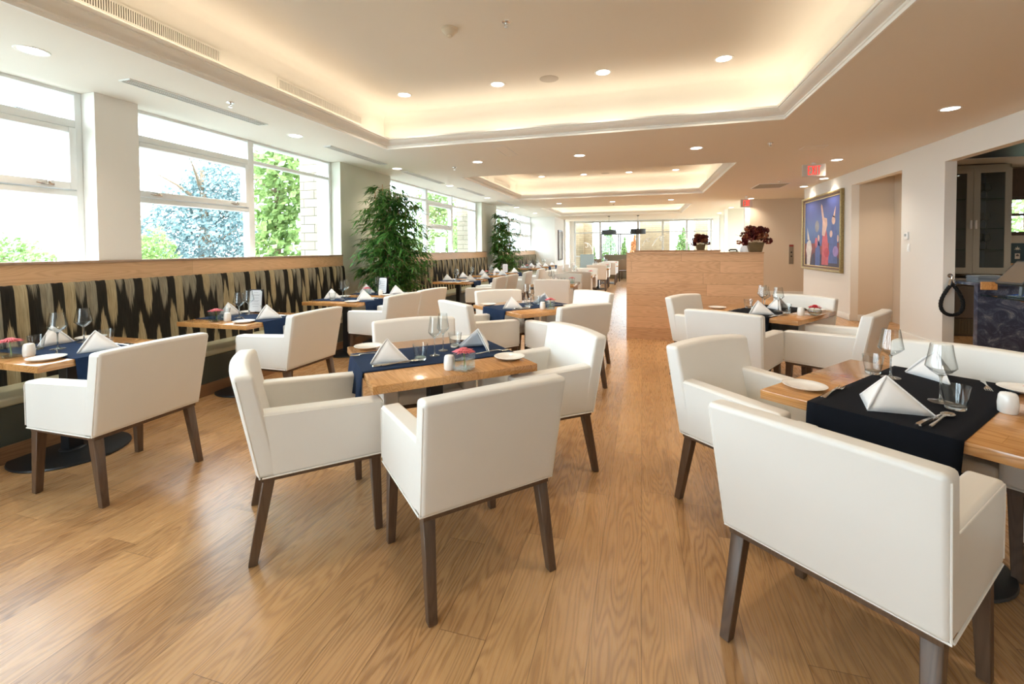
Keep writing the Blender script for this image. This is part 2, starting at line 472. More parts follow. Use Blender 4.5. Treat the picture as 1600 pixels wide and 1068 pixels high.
# ceiling with three tray openings
m = MB()
def plate(x0, x1, y0, y1): m.box(x0, min(x1, 5.3), y0, y1, ZC, ZC + 0.06)
ys = [Y0] + [v for t in TRAYS for v in (t[2], t[3])] + [YF]
for i in range(0, len(ys), 2): plate(-5.25, XE, ys[i], ys[i + 1])
for x0, x1, y0, y1 in TRAYS: plate(-5.25, x0, y0, y1); plate(x1, XE, y0, y1)
struct(m.build('ceiling', CEILP))
def ringsweep(m, rect, prof, mi=0, smooth=False):
    """sweep a profile (outward offset, z) round a rectangle with mitred corners"""
    x0, x1, y0, y1 = rect; vs = []; k = len(prof)
    for cx, cy, sx, sy in ((x0, y0, -1, -1), (x1, y0, 1, -1), (x1, y1, 1, 1), (x0, y1, -1, 1)):
        for d, z in prof: vs.append((cx + sx * d, cy + sy * d, z))
    fs = []
    for c in range(4):
        for i in range(k - 1):
            a = c * k + i; b = ((c + 1) % 4) * k + i
            fs.append((a, b, b + 1, a + 1))
    m.add(vs, fs, mi, smooth)
for i, t in enumerate(TRAYS):
    m = MB()
    prof = [(0.012, 2.8985), (-0.004, 2.8985), (-0.004, 2.925), (-0.012, 2.93), (-0.012, 2.945), (-0.028, 2.95), (-0.05, 2.962), (-0.078, 2.99), (-0.088, 3.0), (-0.088, 3.008), (-0.10, 3.012), (-0.10, 3.036), (-0.03, 3.036), (-0.02, 2.985), (0.13, 2.985)]
    ringsweep(m, t, prof)
    struct(m.build('trim_%d' % (i + 1), TRIMP))
    m = MB()
    prof = [(0.12, 2.98), (0.12, 3.29)] + [(0.12 - 0.17 * (1 - math.cos(a)), 3.29 + 0.17 * math.sin(a)) for a in [PI / 2 * q / 6 for q in range(1, 7)]]
    ringsweep(m, t, prof)
    d = -0.05; x0, x1, y0, y1 = t
    m.add([(x0 - d, y0 - d, ZT), (x1 + d, y0 - d, ZT), (x1 + d, y1 + d, ZT), (x0 - d, y1 + d, ZT)], [(0, 1, 2, 3)])
    m.box(x0 - 0.3, x1 + 0.3, y0 - 0.3, y1 + 0.3, ZT + 0.02, ZT + 0.05)
    struct(m.build('ceiling', CEILP))

# left wall: piers, low wall under the windows
m = MB()
edges = [Y0] + [v for w_ in WINS for v in w_] + [20.24]
m.box(-5.25, XL, Y0, 20.3, 0, 1.30)
for a, b in ((Y0, WINS[0][0]), (WINS[0][1], WINS[1][0])): m.box(-5.25, XL, a, b, 1.30, ZC)
wl = m.build('wall_left', WALLP); struct(wl)
m = MB()
for a, b in ((WINS[1][1], WINS[2][0]), (WINS[2][1], WINS[3][0])): m.box(-5.25, XL, a, b, 1.30, ZC); m.box(XL, XL + 0.012, a + 0.0, b, 0.0, ZC)
struct(m.build('wall_left', GREENP))
m = MB(); m.box(-5.25, -3.83, 20.24, 20.5, 0, ZC); m.box(-4.0, -3.83, 20.5, 22.7, 0, ZC)
struct(m.build('wall_left', WALLP))
m = MB(); m.box(-3.86, -3.74, 22.7, 22.82, 0, ZC); m.box(-3.86, -3.74, 24.0, YF, 0, ZC)
struct(m.build('trim_4', TRIMP))

def window(idx, y0, y1, mull, oper, x=XW):
    """white fixed and awning lights: mull = mullion centres, oper = light indices with an awning sash"""
    root = struct(empty('window_%d' % idx))
    z0, z1, tb = 1.30, ZC, 2.60
    fr = MB()
    fr.box(x - 0.05, x + 0.05, y0, y0 + 0.055, z0, z1, bev=0.006); fr.box(x - 0.05, x + 0.05, y1 - 0.055, y1, z0, z1, bev=0.006)
    fr.box(x - 0.048, x + 0.048, y0 + 0.05, y1 - 0.05, z0, z0 + 0.06, bev=0.006); fr.box(x - 0.048, x + 0.048, y0 + 0.05, y1 - 0.05, z1 - 0.03, z1)
    ed = [y0 + 0.055] + mull + [y1 - 0.055]
    for c in mull: fr.box(x - 0.05, x + 0.055, c - 0.045, c + 0.045, z0, z1, bev=0.006)
    sash = MB(); lt = MB(); nl = 0
    for i in range(len(ed) - 1):
        a = ed[i] + (0.045 if i else 0); b = ed[i + 1] - (0.045 if i < len(ed) - 2 else 0)
        if i in oper:
            fr.box(x - 0.049, x + 0.049, a - 0.003, b + 0.003, 2.575, 2.645, bev=0.006)
            fr.box(x - 0.049, x + 0.049, a - 0.003, b + 0.003, 1.952, 2.005, bev=0.006)
            for q in ((a, a + 0.055, 2.01, 2.57), (b - 0.055, b, 2.01, 2.57), (a + 0.054, b - 0.054, 2.01, 2.075), (a + 0.054, b - 0.054, 2.52, 2.57)):
                sash.box(x - 0.03, x + 0.068, q[0], q[1], q[2], q[3], bev=0.008)
            for yy in (a + 0.22, b - 0.22):
                lt.box(x + 0.068, x + 0.082, yy - 0.045, yy + 0.045, 2.03, 2.05, bev=0.003)
                lt.box(x + 0.075, x + 0.10, yy - 0.012, yy + 0.012, 2.036, 2.062, bev=0.003)
                lt.tube([(x + 0.09, yy, 2.04), (x + 0.10, yy - 0.04, 2.035), (x + 0.10, yy - 0.09, 2.04)], 0.005, 6)
                nl += 1
        else:
            fr.box(x - 0.05, x + 0.05, a, b, tb, tb + 0.045, bev=0.006)
    fr.build('window_frame', FRAMEP, root)
    if sash.v: sash.build('awning_sash', FRAMEP, root)
    if nl: lt.build('sash_latch', STEEL, root)
    g = MB(); g.box(x - 0.004, x + 0.004, y0 + 0.03, y1 - 0.03, z0 + 0.03, z1 - 0.01); g.build('glass_pane', GLASS, root)
    sl = MB(); sl.box(x + 0.05, XL + 0.0, y0, y1, 1.30, 1.318); sl.build('window_sill', TRIMP, root)
window(1, -3.6, 2.90, [-0.4], [0, 1])
window(2, 3.27, 6.35, [4.76], [0])
window(3, 7.89, 13.15, [9.80, 11.30], [1])
window(4, 14.62, 20.24, [16.6, 18.4], [1, 2])

# back wall behind the camera, with an unseen window added to light the chair backs
m = MB(); m.box(-5.25, -4.7, Y0 - 0.2, Y0, 0, ZC); m.box(-2.2, XE, Y0 - 0.2, Y0, 0, ZC); m.box(-4.7, -2.2, Y0 - 0.2, Y0, 0, 0.6)
struct(m.build('wall_back', WALLP))
g = struct(empty('window_5'))
m = MB()
for xx in (-4.7, -3.48, -2.26): m.box(xx, xx + 0.06, Y0 - 0.13, Y0 - 0.05, 0.6, ZC)
m.build('window_frame', FRAMEP, g)
m = MB(); m.box(-4.7, -2.2, Y0 - 0.1, Y0 - 0.092, 0.6, ZC); m.build('glass_pane', GLASS, g)

# right wall
m = MB()
m.box(XR, XR + 0.13, Y0, 2.6, 0, ZC)                      # before the bar opening
m.box(XR, XR + 0.13, 2.6, 7.45, 2.586, ZC)                # bar header
m.box(XR, XR + 0.13, 7.45, 8.49, 0, ZC)                   # pier
m.box(XR, XR + 0.13, 8.49, 10.25, 2.645, ZC)              # niche header
m.box(XR, XR + 0.13, 10.25, 12.90, 0, ZC)
m.box(XR + 0.13, 4.2, 12.82, 12.90, 0, ZC)
struct(m.build('wall_right', WALLP))
m = MB()
m.box(XR + 0.13, 4.45, 8.45, 8.49, 0, 2.8)
m.hexa([(4.42, 8.45, 0), (4.45, 8.45, 0), (4.66, 10.3, 0), (4.62, 10.3, 0), (4.42, 8.45, 2.8), (4.45, 8.45, 2.8), (4.66, 10.3, 2.8), (4.62, 10.3, 2.8)]); m.box(XR + 0.13, 4.66, 10.25, 10.4, 0, 2.8)
m.box(XR + 0.13, 4.66, 8.49, 10.4, 2.78, 2.84)
struct(m.build('wall_niche', TANP))
m = MB()
bb = lambda x0, x1, y0, y1: m.box(x0, x1, y0, y1, 0, 0.12, bev=0.003)
bb(XR - 0.014, XR, Y0, 2.6); bb(XR - 0.014, XR, 7.45, 8.49); bb(XR - 0.014, XR, 10.25, 12.9); bb(XR + 0.13, 4.58, 10.236, 10.25); bb(XR, XR + 0.13, 7.436, 7.45)
struct(m.build('baseboard_right', TRIMP))
# lift lobby wall and the walls beyond it
m = MB(); m.box(3.17, 5.3, 15.2, 15.35, 0, ZC); struct(m.build('wall_lobby', TANP))
m = MB(); m.box(3.03, 3.17, 15.19, 15.36, 0, ZC); m.box(3.02, 3.14, 18.7, 18.86, 0, ZC); struct(m.build('trim_5', TRIMP))
m = MB(); m.box(3.14, 5.3, 18.7, 18.85, 0, ZC); m.box(3.35, 5.3, 21.8, 22.0, 0, ZC); struct(m.build('wall_lobby', GREENP))
m = MB(); m.box(3.17, 5.2, 15.186, 15.2, 0, 0.12); struct(m.build('baseboard_lobby', TRIMP))
# bar room shell
m = MB(); m.box(XR + 0.13, XE, 1.9, 2.0, 0, ZC); m.box(XE - 0.1, XE, 2.0, 9.72, 0, ZC); m.box(5.2, 5.3, 9.72, 15.2, 0, ZC)
m.box(4.60, 5.66, 9.62, 9.72, 0, ZC); m.box(5.66, XE, 9.62, 9.72, 0, 1.62); m.box(5.66, XE, 9.62, 9.72, 2.26, ZC)
m.box(XR + 0.13, XE, 2.0, 9.62, 2.76, 2.80)
struct(m.build('wall_bar', TANP))
# far glazed wall
m = MB()
Yg = YF
for xx in (-3.50, -2.145, 1.03, 2.19, 3.33): m.box(xx - 0.05, xx + 0.05, Yg, Yg + 0.1, 0, ZC, bev=0.004)
m.box(-0.26, -0.13, Yg, Yg + 0.1, 0, ZC, bev=0.004)
m.box(-3.55, 3.4, Yg + .003, Yg + 0.097, 2.24, 2.30); m.box(-3.55, 3.4, Yg + .003, Yg + 0.097, 0, 0.1); m.box(-3.55, 3.4, Yg + .003, Yg + 0.097, 2.80, ZC)
m.box(-3.55, -2.1, Yg + 0.01, Yg + 0.08, 0.98, 1.03)
g = struct(empty('window_6')); m.build('window_frame', plain('grey_aluminium', (0.55, 0.57, 0.57), 0.4), g)
m = MB(); m.box(-3.5, 3.35, Yg + 0.045, Yg + 0.053, 0.05, 2.85); m.build('glass_pane', GLASS, g)
d_ = struct(empty('door_1')); m = MB()
for xx in (-2.10, -1.22, -1.12, -0.30): m.box(xx, xx + 0.06, Yg - 0.03, Yg + 0.03, 0, 2.22, bev=0.004)
m.box(-2.1, -0.24, Yg - 0.028, Yg + 0.028, 2.15, 2.218); m.box(-2.1, -0.24, Yg - 0.028, Yg + 0.028, 0, 0.2); m.box(-2.1, -0.24, Yg - 0.02, Yg + 0.02, 0.95, 1.02)
m.build('door_frame', plain('dark_grey_aluminium', (0.30, 0.32, 0.33), 0.4), d_)
m = MB(); m.tube([(-1.25, Yg - 0.09, 0.8), (-1.25, Yg - 0.09, 1.4)], 0.013); m.tube([(-1.08, Yg - 0.09, 0.8), (-1.08, Yg - 0.09, 1.4)], 0.013); m.build('door_handle', STEEL, d_)
m = MB(); m.box(-5.3, -3.55, YF, YF + 0.1, 0, ZC); m.box(3.4, 5.3, YF, YF + 0.1, 0, ZC); struct(m.build('wall_far', WALLP))
# white scroll decals on the far glass
def scroll(c, s, flip=1, ang=0.0):
    pts = []
    for k in range(26):
        t = k / 25; a = 4.6 * (1 - t); r = 0.05 + 0.32 * t ** 1.5
        pts.append((math.cos(a + 1) * r, math.sin(a + 1) * r))
    ex, ez = pts[-1]
    for k in range(1, 14):
        t = k / 13; pts.append((ex - 1.1 * t * 1.0, ez - 0.9 * t + 0.35 * math.sin(PI * t)))
    ca, sa = math.cos(ang), math.sin(ang)
    return [(c[0] + flip * s * (ca * p - sa * q), Yg - 0.004, c[2] + s * (sa * p + ca * q)) for p, q in pts]
scr = MB()
for c, s_, f_, a_ in (((0.35, 0, 1.82), 0.4, 1, 0.1), ((1.0, 0, 1.86), 0.55, 1, 0.0), ((-2.9, 0, 1.55), 0.55, -1, 0.2), ((2.1, 0, 1.75), 0.5, -1, 0.1)):
    scr.tube(scroll(c, s_, f_, a_), 0.022, 6)
tag(scr.build('window_decal', plain('white_vinyl', (0.9, 0.9, 0.9), 0.6)), 'white curling scroll decals on the glass of the far window wall', 'decal')

# ------------------------------------------------------------------ chairs
def make_chair():
    r = empty('armchair'); tag(r, 'x', 'chair')
    # backrest: full width, raked back, slightly bowed
    bk = MB()
    def warp(co):
        t = co.x / 0.33
        k = max(0.0, (co.z - 0.42) / 0.46)
        return Vector((co.x, co.y - 0.028 * (1 - t * t) * k, co.z + 0.012 * (1 - t * t) * k))
    p = [(-0.316, -0.262, 0.402), (0.316, -0.262, 0.402), (0.316, -0.165, 0.402), (-0.316, -0.165, 0.402),
         (-0.330, -0.352, 0.885), (0.330, -0.352, 0.885), (0.330, -0.262, 0.885), (-0.330, -0.262, 0.885)]
    bk.hexa(p, 0, 0.02, 3, None, warp, 10)
    bo = bk.build('backrest', LEATHER, r)
    st = MB()
    yb = lambda z: -0.262 - 0.09 * (z - 0.402) / 0.483
    for s in (-1, 1):
        st.tube([(s * (0.314 + 0.014 * (z - 0.402) / 0.483), yb(z) + 0.012, z) for z in (0.41, 0.55, 0.70, 0.865)], 0.0032, 6)
    st.tube([(-0.316, -0.25, 0.404), (0.316, -0.25, 0.404)], 0.004, 6)
    st.build('seam', PIPING, bo)
    for s in (-1, 1):
        a = MB()
        x0, x1 = (0.222, 0.318) if s > 0 else (-0.318, -0.222)
        a.hexa([(x0, -0.20, 0.402), (x1, -0.20, 0.402), (x1, 0.31, 0.402), (x0, 0.31, 0.402),
                (x0, -0.275, 0.705), (x1, -0.275, 0.705), (x1, 0.312, 0.682), (x0, 0.312, 0.682)], 0, 0.017, 3)
        ao = a.build('arm', LEATHER, r)
        t = MB()
        t.tube([(s * 0.316, -0.24, 0.404), (s * 0.316, 0.30, 0.404), (s * 0.305, 0.308, 0.404), (s * 0.235, 0.308, 0.404)], 0.004, 6)
        t.tube([(s * 0.3165, -0.26, 0.692), (s * 0.3165, 0.30, 0.670), (s * 0.3165, 0.309, 0.66), (s * 0.316, 0.309, 0.42)], 0.0028, 6)
        t.build('piping', PIPING, ao)
    se = MB(); se.box(-0.224, 0.224, -0.19, 0.315, 0.402, 0.475, 0, 0.022, 3); se.build('seat', LEATHER, r)
    fr = MB(); fr.box(-0.300, 0.300, -0.245, 0.300, 0.378, 0.402, 0, 0.002, 1)
    fr.build('seat_frame', LEGWOOD, r)
    for sx in (-1, 1):
        for sy in (-1, 1):
            l = MB()
            def q(cx, cy, h, z): return [(cx - h, cy - h, z), (cx + h, cy - h, z), (cx + h, cy + h, z), (cx - h, cy + h, z)]
            top = q(sx * 0.272, -0.212 if sy < 0 else 0.272, 0.0255, 0.385)
            bot = q(sx * 0.284, -0.285 if sy < 0 else 0.284, 0.0185, 0.0)
            l.hexa(bot + top, 0, 0.003, 1)
            l.build('leg', LEGWOOD, r)
    return Kind(r)
CHAIR = make_chair()
def chair(x, y, face, label, group):
    """x, y is the middle of the four feet; `face` the direction the sitter looks, in degrees"""
    return CHAIR.put((x, y, 0), math.radians(face - 90), label, group)
def ch_feet(rl, rr):
    """from the rear-left and rear-right foot positions on the floor"""
    a, b = Vector(rl), Vector(rr); mid = (a + b) / 2; d = (b - a).normalized()
    fw = Vector((-d.y, d.x)); c = mid + fw * 0.2845
    return c.x, c.y, math.degrees(math.atan2(fw.y, fw.x))

# ------------------------------------------------------------------ tables
def table(cx, cy, ang, sx, sy, label, group, disc=0.29, t=0.045):
    """sx is measured along the local x axis; grain runs along local y"""
    r = empty('dining_table', (cx, cy, 0), math.radians(ang)); tag(r, label, 'table', group)
    a = MB(); a.box(-sx / 2, sx / 2, -sy / 2, sy / 2, 0.75 - t, 0.75, 0, 0.004, 2); a.build('tabletop', TABLEW, r)
    b = MB(); b.box(-0.045, 0.045, -0.045, 0.045, 0.03, 0.69, 0, 0.004, 1)
    b.lathe([(0.075, 0.022), (0.075, 0.03), (0.06, 0.04), (0.0, 0.04)], 20)
    b.build('pedestal', BLACKM, r)
    b = MB(); b.lathe([(disc - 0.005, 0.0), (disc, 0.006), (disc - 0.004, 0.016), (0.10, 0.028), (0, 0.028)], 40); b.build('base_plate', BLACKM, r)
    b = MB(); b.box(-0.22, 0.22, -0.035, 0.035, 0.69, 0.705); b.box(-0.035, 0.035, -0.22, 0.22, 0.69, 0.705); b.build('mounting_bracket', BLACKM, r)
    return r
def runner(cx, cy, ang, off, width, half, drops, mat, label, group=None):
    """cloth strip lying along local x (length 2*half), centred at local y = off, hanging down at the ends in `drops`"""
    T = Matrix.Translation((cx, cy, 0)) @ Matrix.Rotation(math.radians(ang), 4, 'Z')
    path = []
    if drops[0]:
        n = 7
        for k in range(n): path.append((-half - 0.014 - 0.012 * (1 - k / n), 0.74 - drops[0] * (1 - k / n), 1 - k / n))
        path.append((-half - 0.008, 0.7535, 0)); 
    path += [(-half + 0.01 + (2 * half - 0.02) * k / 12, 0.7545, 0) for k in range(13)]
    if drops[1]:
        path.append((half + 0.008, 0.7535, 0)); n = 7
        for k in range(1, n + 1): path.append((half + 0.014 + 0.012 * k / n, 0.74 - drops[1] * k / n, k / n))
    nw = 14; vs = []; fs = []
    ph = random.random() * 6
    for (u, z, h) in path:
        for j in range(nw + 1):
            v = j / nw - 0.5
            rip = 0.010 * h * math.sin(v * 15 + ph) + 0.006 * h * math.sin(v * 31 + ph * 2)
            sgn = -1 if u < 0 else 1
            vs.append(T @ Vector((u + sgn * rip + sgn * 0.006 * h, off + v * width * (1 - 0.03 * h), z)))
    for i in range(len(path) - 1):
        for j in range(nw):
            a = i * (nw + 1) + j; fs.append((a, a + nw + 1, a + nw + 2, a + 1))
    m = MB(); m.add(vs, fs, 0, True); o = m.build('table_runner', mat)
    md = o.modifiers.new('thickness', 'SOLIDIFY'); md.thickness = 0.0025; md.offset = 1 if False else -1
    return tag(o, label, 'table runner', group)

# ------------------------------------------------------------------ tableware prototypes
def proto_napkin():
    m = MB()
    A = Vector((0, 0.0, 0.138)); L = Vector((-0.145, -0.06, 0.0)); R = Vector((0.145, -0.06, 0.0)); B = Vector((0, 0.12, 0.0))
    def flap(P, Q, Rr, bulge, n=6):
        vs = []; idx = {}
        nrm = (Q - P).cross(Rr - P).normalized()
        for i in range(n + 1):
            for j in range(n + 1 - i):
                a, b = i / n, j / n; c = 1 - a - b
                q = P * c + Q * a + Rr * b + nrm * bulge * 27 * a * b * c
                idx[(i, j)] = len(vs); vs.append(q)
        fs = []
        for i in range(n):
            for j in range(n - i):
                fs.append((idx[(i, j)], idx[(i + 1, j)], idx[(i, j + 1)]))
                if i + j < n - 1: fs.append((idx[(i + 1, j)], idx[(i + 1, j + 1)], idx[(i, j + 1)]))
        m.add(vs, fs, 0, True)
    flap(A, B, L, 0.010); flap(A, R, B, 0.010)
    A2 = A + Vector((0, -0.010, -0.012)); B2 = B + Vector((0, -0.03, 0.004))
    flap(A2, B2, L + Vector((0.022, 0.006, 0.002)), 0.006); flap(A2, R + Vector((-0.022, 0.006, 0.002)), B2, 0.006)
    # rolled rear ridge
    m.tube([A + Vector((0, 0.002, -0.003)), A.lerp(B, 0.35) + Vector((0, 0.004, 0.003)), A.lerp(B, 0.7) + Vector((0, 0.003, 0.002)), B + Vector((0, 0, 0.004))], [0.003, 0.005, 0.006, 0.004], 8)
    m.tube([A + Vector((0, 0, -0.002)), A.lerp(L, 0.5), L + Vector((0.003, 0, 0.004))], 0.0035, 6)
    m.tube([A + Vector((0, 0, -0.002)), A.lerp(R, 0.5), R + Vector((-0.003, 0, 0.004))], 0.0035, 6)
    o = m.build('folded_napkin', LINEN)
    md = o.modifiers.new('thickness', 'SOLIDIFY'); md.thickness = 0.003
    return Kind(tag(o, 'x', 'napkin'))
def proto_plate():
    m = MB(); m.lathe([(0.0, 0.002), (0.045, 0.0), (0.05, 0.0015), (0.066, 0.007), (0.083, 0.0145), (0.085, 0.0165), (0.082, 0.0172), (0.064, 0.0105), (0.050, 0.006), (0.0, 0.0055)], 40)
    return Kind(tag(m.build('side_plate', CHINA), 'x', 'plate'))
def proto_wine(seg=28):
    r = empty('wine_glass'); tag(r, 'x', 'wine glass')
    m = MB(); m.lathe([(0.0, 0.100), (0.010, 0.102), (0.032, 0.118), (0.0475, 0.134), (0.046, 0.144), (0.038, 0.185), (0.0325, 0.222), (0.0318, 0.222), (0.0372, 0.185), (0.0450, 0.144), (0.0462, 0.135), (0.031, 0.121), (0.0, 0.105)], seg)
    m.build('bowl', WGLASS, r)
    m = MB(); m.lathe([(0.0, 0.001), (0.036, 0.0), (0.0375, 0.0015), (0.030, 0.0035), (0.010, 0.007), (0.0045, 0.014), (0.0036, 0.05), (0.0038, 0.09), (0.008, 0.103), (0.0, 0.103)], seg)
    m.build('stem', BASEGL, r)
    return Kind(r)
def proto_tumbler():
    r = empty('tumbler'); tag(r, 'x', 'glass')
    m = MB(); m.lathe([(0.030, 0.012), (0.034, 0.03), (0.0425, 0.088), (0.0412, 0.088), (0.0325, 0.03), (0.0285, 0.017), (0.0, 0.015)], 28); m.build('glass_wall', WGLASS, r)
    m = MB(); m.lathe([(0.0, 0.0), (0.028, 0.0), (0.0305, 0.003), (0.0312, 0.013), (0.0, 0.0135)], 28); m.build('glass_base', BASEGL, r)
    return Kind(r)
def proto_fork():
    m = MB()
    def strip(pts, t=0.002):   # pts: (y, half width, z)
        vs = []; fs = []
        for y, h, z in pts: vs += [(-h, y, z), (h, y, z), (h * 0.8, y, z + t), (-h * 0.8, y, z + t)]
        for i in range(len(pts) - 1):
            for k in range(4): a = i * 4 + k; b = i * 4 + (k + 1) % 4; fs.append((a, b, b + 4, a + 4))
        fs.append((3, 2, 1, 0)); e = (len(pts) - 1) * 4; fs.append((e, e + 1, e + 2, e + 3))
        m.add(vs, fs, 0, True)
    strip([(-0.10, 0.004, 0.001), (-0.096, 0.009, 0.001), (-0.07, 0.0075, 0.003), (-0.02, 0.0035, 0.008), (0.03, 0.0035, 0.010), (0.045, 0.009, 0.008), (0.055, 0.0115, 0.0055), (0.062, 0.0115, 0.004)])
    for k in range(4):
        x = -0.0096 + k * 0.0064
        m.tube([(x, 0.060, 0.005), (x, 0.075, 0.004), (x, 0.098, 0.008)], [0.0019, 0.0017, 0.0010], 6)
    return Kind(tag(m.build('table_fork', STEEL), 'x', 'fork'))
def proto_spoon():
    m = MB(); pts = []
    vs = []; fs = []; n = 10; k2 = 14
    for i in range(n + 1):
        for j in range(k2):
            rr = i / n; a = 2 * PI * j / k2
            x = 0.019 * rr * math.cos(a); y = 0.070 + 0.029 * rr * math.sin(a)
            vs.append((x, y, 0.0015 + 0.0065 * rr * rr + 0.002))
    for i in range(n):
        for j in range(k2):
            a = i * k2 + j; b = i * k2 + (j + 1) % k2; fs.append((a, b, b + k2, a + k2))
    m.add(vs, fs, 0, True)
    m.tube([(0, 0.045, 0.0095), (0, 0.02, 0.011), (0, -0.03, 0.007), (0, -0.085, 0.004), (0, -0.10, 0.004)], [0.0045, 0.0028, 0.003, 0.005, 0.004], 8)
    o = m.build('soup_spoon', STEEL); md = o.modifiers.new('thickness', 'SOLIDIFY'); md.thickness = 0.0012
    return Kind(tag(o, 'x', 'spoon'))
def proto_knife():
    m = MB()
    vs = []; fs = []
    pr = [(-0.11, 0.004, 0.006), (-0.105, 0.009, 0.008), (-0.06, 0.0075, 0.009), (-0.005, 0.006, 0.008), (0.0, 0.0075, 0.004), (0.06, 0.009, 0.003), (0.095, 0.006, 0.003), (0.108, 0.001, 0.003)]
    for y, h, z in pr: vs += [(-h, y, 0.001), (h, y, 0.001), (h * 0.7, y, z), (-h * 0.7, y, z)]
    for i in range(len(pr) - 1):
        for k in range(4): a = i * 4 + k; b = i * 4 + (k + 1) % 4; fs.append((a, b, b + 4, a + 4))
    fs.append((3, 2, 1, 0)); e = (len(pr) - 1) * 4; fs.append((e, e + 1, e + 2, e + 3))
    m.add(vs, fs, 0, True)
    return Kind(tag(m.build('table_knife', STEEL), 'x', 'knife'))
def proto_shaker():
    m = MB(); m.lathe([(0.0, 0.0), (0.021, 0.0), (0.0235, 0.006), (0.0245, 0.03), (0.022, 0.054), (0.019, 0.060), (0.017, 0.062), (0.0, 0.064)], 24)
    for k in range(3): m.lathe([(0.0, 0.0642), (0.0015, 0.0642), (0.0, 0.065)], 8, (0.006 * math.cos(k * 2.1), 0.006 * math.sin(k * 2.1), 0))
    return Kind(tag(m.build('salt_shaker', CHINA), 'x', 'salt shaker'))
def flower_mesh(c, R, mat, parent, tilt=0.0):
    m = MB()
    for ring, (n, rad, z, up) in enumerate(((24, R, 0.0, 0.004), (20, R * 0.78, 0.004, 0.010), (14, R * 0.48, 0.008, 0.013))):
        for k in range(n):
            a = 2 * PI * k / n + ring * 0.2 + random.uniform(-0.06, 0.06); w_ = rad * 0.125; rr = rad * random.uniform(0.92, 1.05)
            d = Vector((math.cos(a), math.sin(a), 0)); s_ = Vector((-d.y, d.x, 0)); b = Vector(c) + Vector((0, 0, z))
            dz = random.uniform(-0.006, 0.003)
            p = [b + d * 0.004, b + d * rr * 0.5 + s_ * w_ + Vector((0, 0, up)), b + d * rr + Vector((0, 0, up * 0.4 + dz)), b + d * rr * 0.5 - s_ * w_ + Vector((0, 0, up))]
            m.add(p, [(0, 1, 2, 3)], 0)
    m.lathe([(0.0, 0.02), (0.006, 0.016), (0.009, 0.006), (0.0, 0.0)], 10, c)
    o = m.build('flower_head', mat, parent); md = o.modifiers.new('thickness', 'SOLIDIFY'); md.thickness = 0.0012
    return o
def proto_vase():
    r = empty('flower_vase'); tag(r, 'x', 'flower vase')
    m = MB(); h = 0.047
    m.box(-h, h, -h, h, 0, 0.012, 0, 0.002, 1)
    for q in ((-h, h, -h, -h + 0.005), (-h, h, h - 0.005, h), (-h, -h + 0.005, -h + 0.0051, h - 0.0051), (h - 0.005, h, -h + 0.0051, h - 0.0051)): m.box(q[0], q[1], q[2], q[3], 0.012, 0.098)
    m.build('glass_cube', WGLASS, r)
    m = MB(); m.box(-h + .006, h - .006, -h + .006, h - .006, 0.0125, 0.062); m.build('water', WATER, r)
    m = MB()
    for p, t in (((0.012, 0.0), (-0.015, 0.01)), ((-0.01, 0.012), (0.01, -0.01))): m.tube([(p[0], p[1], 0.015), ((p[0] + t[0]) / 2 + .004, (p[1] + t[1]) / 2, 0.05), (t[0] * .5, t[1] * .5, 0.108)], 0.0022, 6)
    m.build('stem', STEM, r)
    flower_mesh((0.0, 0.0, 0.106), 0.070, PINK, r)
    return Kind(r)
def proto_bowl():
    r = empty('flower_bowl'); tag(r, 'x', 'flower bowl')
    m = MB(); m.lathe([(0.0, 0.0), (0.026, 0.0), (0.043, 0.014), (0.050, 0.034), (0.044, 0.055), (0.036, 0.066), (0.035, 0.066), (0.042, 0.054), (0.048, 0.034), (0.041, 0.016), (0.024, 0.004), (0.0, 0.004)], 28); m.build('glass_bowl', WGLASS, r)
    m = MB(); m.lathe([(0.0, 0.005), (0.024, 0.005), (0.040, 0.017), (0.046, 0.034), (0.0, 0.036)], 24); m.build('water', WATER, r)
    m = MB(); m.tube([(0.01, 0.0, 0.012), (-0.008, 0.004, 0.04), (0, 0, 0.07)], 0.002, 6); m.build('stem', STEM, r)
    flower_mesh((0.0, 0.0, 0.066), 0.050, REDP, r)
    return Kind(r)
def proto_menu():
    r = empty('standing_menu'); tag(r, 'x', 'menu')
    m = MB()
    for s in (-1, 1):
        T = Matrix.Rotation(s * 0.10, 4, 'X')
        m.box(-0.066, 0.066, s * 0.028 - 0.0015, s * 0.028 + 0.0015, 0, 0.215, 0, 0, 1, T)
    m.build('cover', plain('dark_menu_cover', (0.03, 0.025, 0.03), 0.4), r)
    m = MB()
    for s in (-1, 1):
        T = Matrix.Rotation(s * 0.10, 4, 'X'); y = s * 0.0302
        c = 0.014; x0, x1, z0, z1 = -0.06, 0.06, 0.008, 0.208
        pts = [(x0 + c, z0), (x1 - c, z0), (x1, z0 + c), (x1, z1 - c), (x1 - c, z1), (x0 + c, z1), (x0, z1 - c), (x0, z0 + c)]
        m.add([T @ Vector((a, y, b)) for a, b in pts], [tuple(range(8))], 0)
    m.build('page', plain('white_paper', (0.82, 0.84, 0.88), 0.7), r)
    m = MB()
    T = Matrix.Rotation(-0.10, 4, 'X')
    for k, (w_, z_) in enumerate(((0.022, 0.185), (0.042, 0.165), (0.034, 0.157), (0.030, 0.135), (0.036, 0.11), (0.026, 0.10), (0.034, 0.078), (0.028, 0.055))):
        m.box(-w_, w_, -0.0310, -0.0306, z_, z_ + 0.0022, 0, 0, 1, T)
    m.build('print', plain('grey_print', (0.35, 0.35, 0.38), 0.7), r)
    return Kind(r)
NAP, PLATE, WINE, TUMB, FORK, SPOON, KNIFE, SALT, VASE, BOWL, MENU = (proto_napkin(), proto_plate(), proto_wine(), proto_tumbler(), proto_fork(), proto_spoon(), proto_knife(), proto_shaker(), proto_vase(), proto_bowl(), proto_menu())
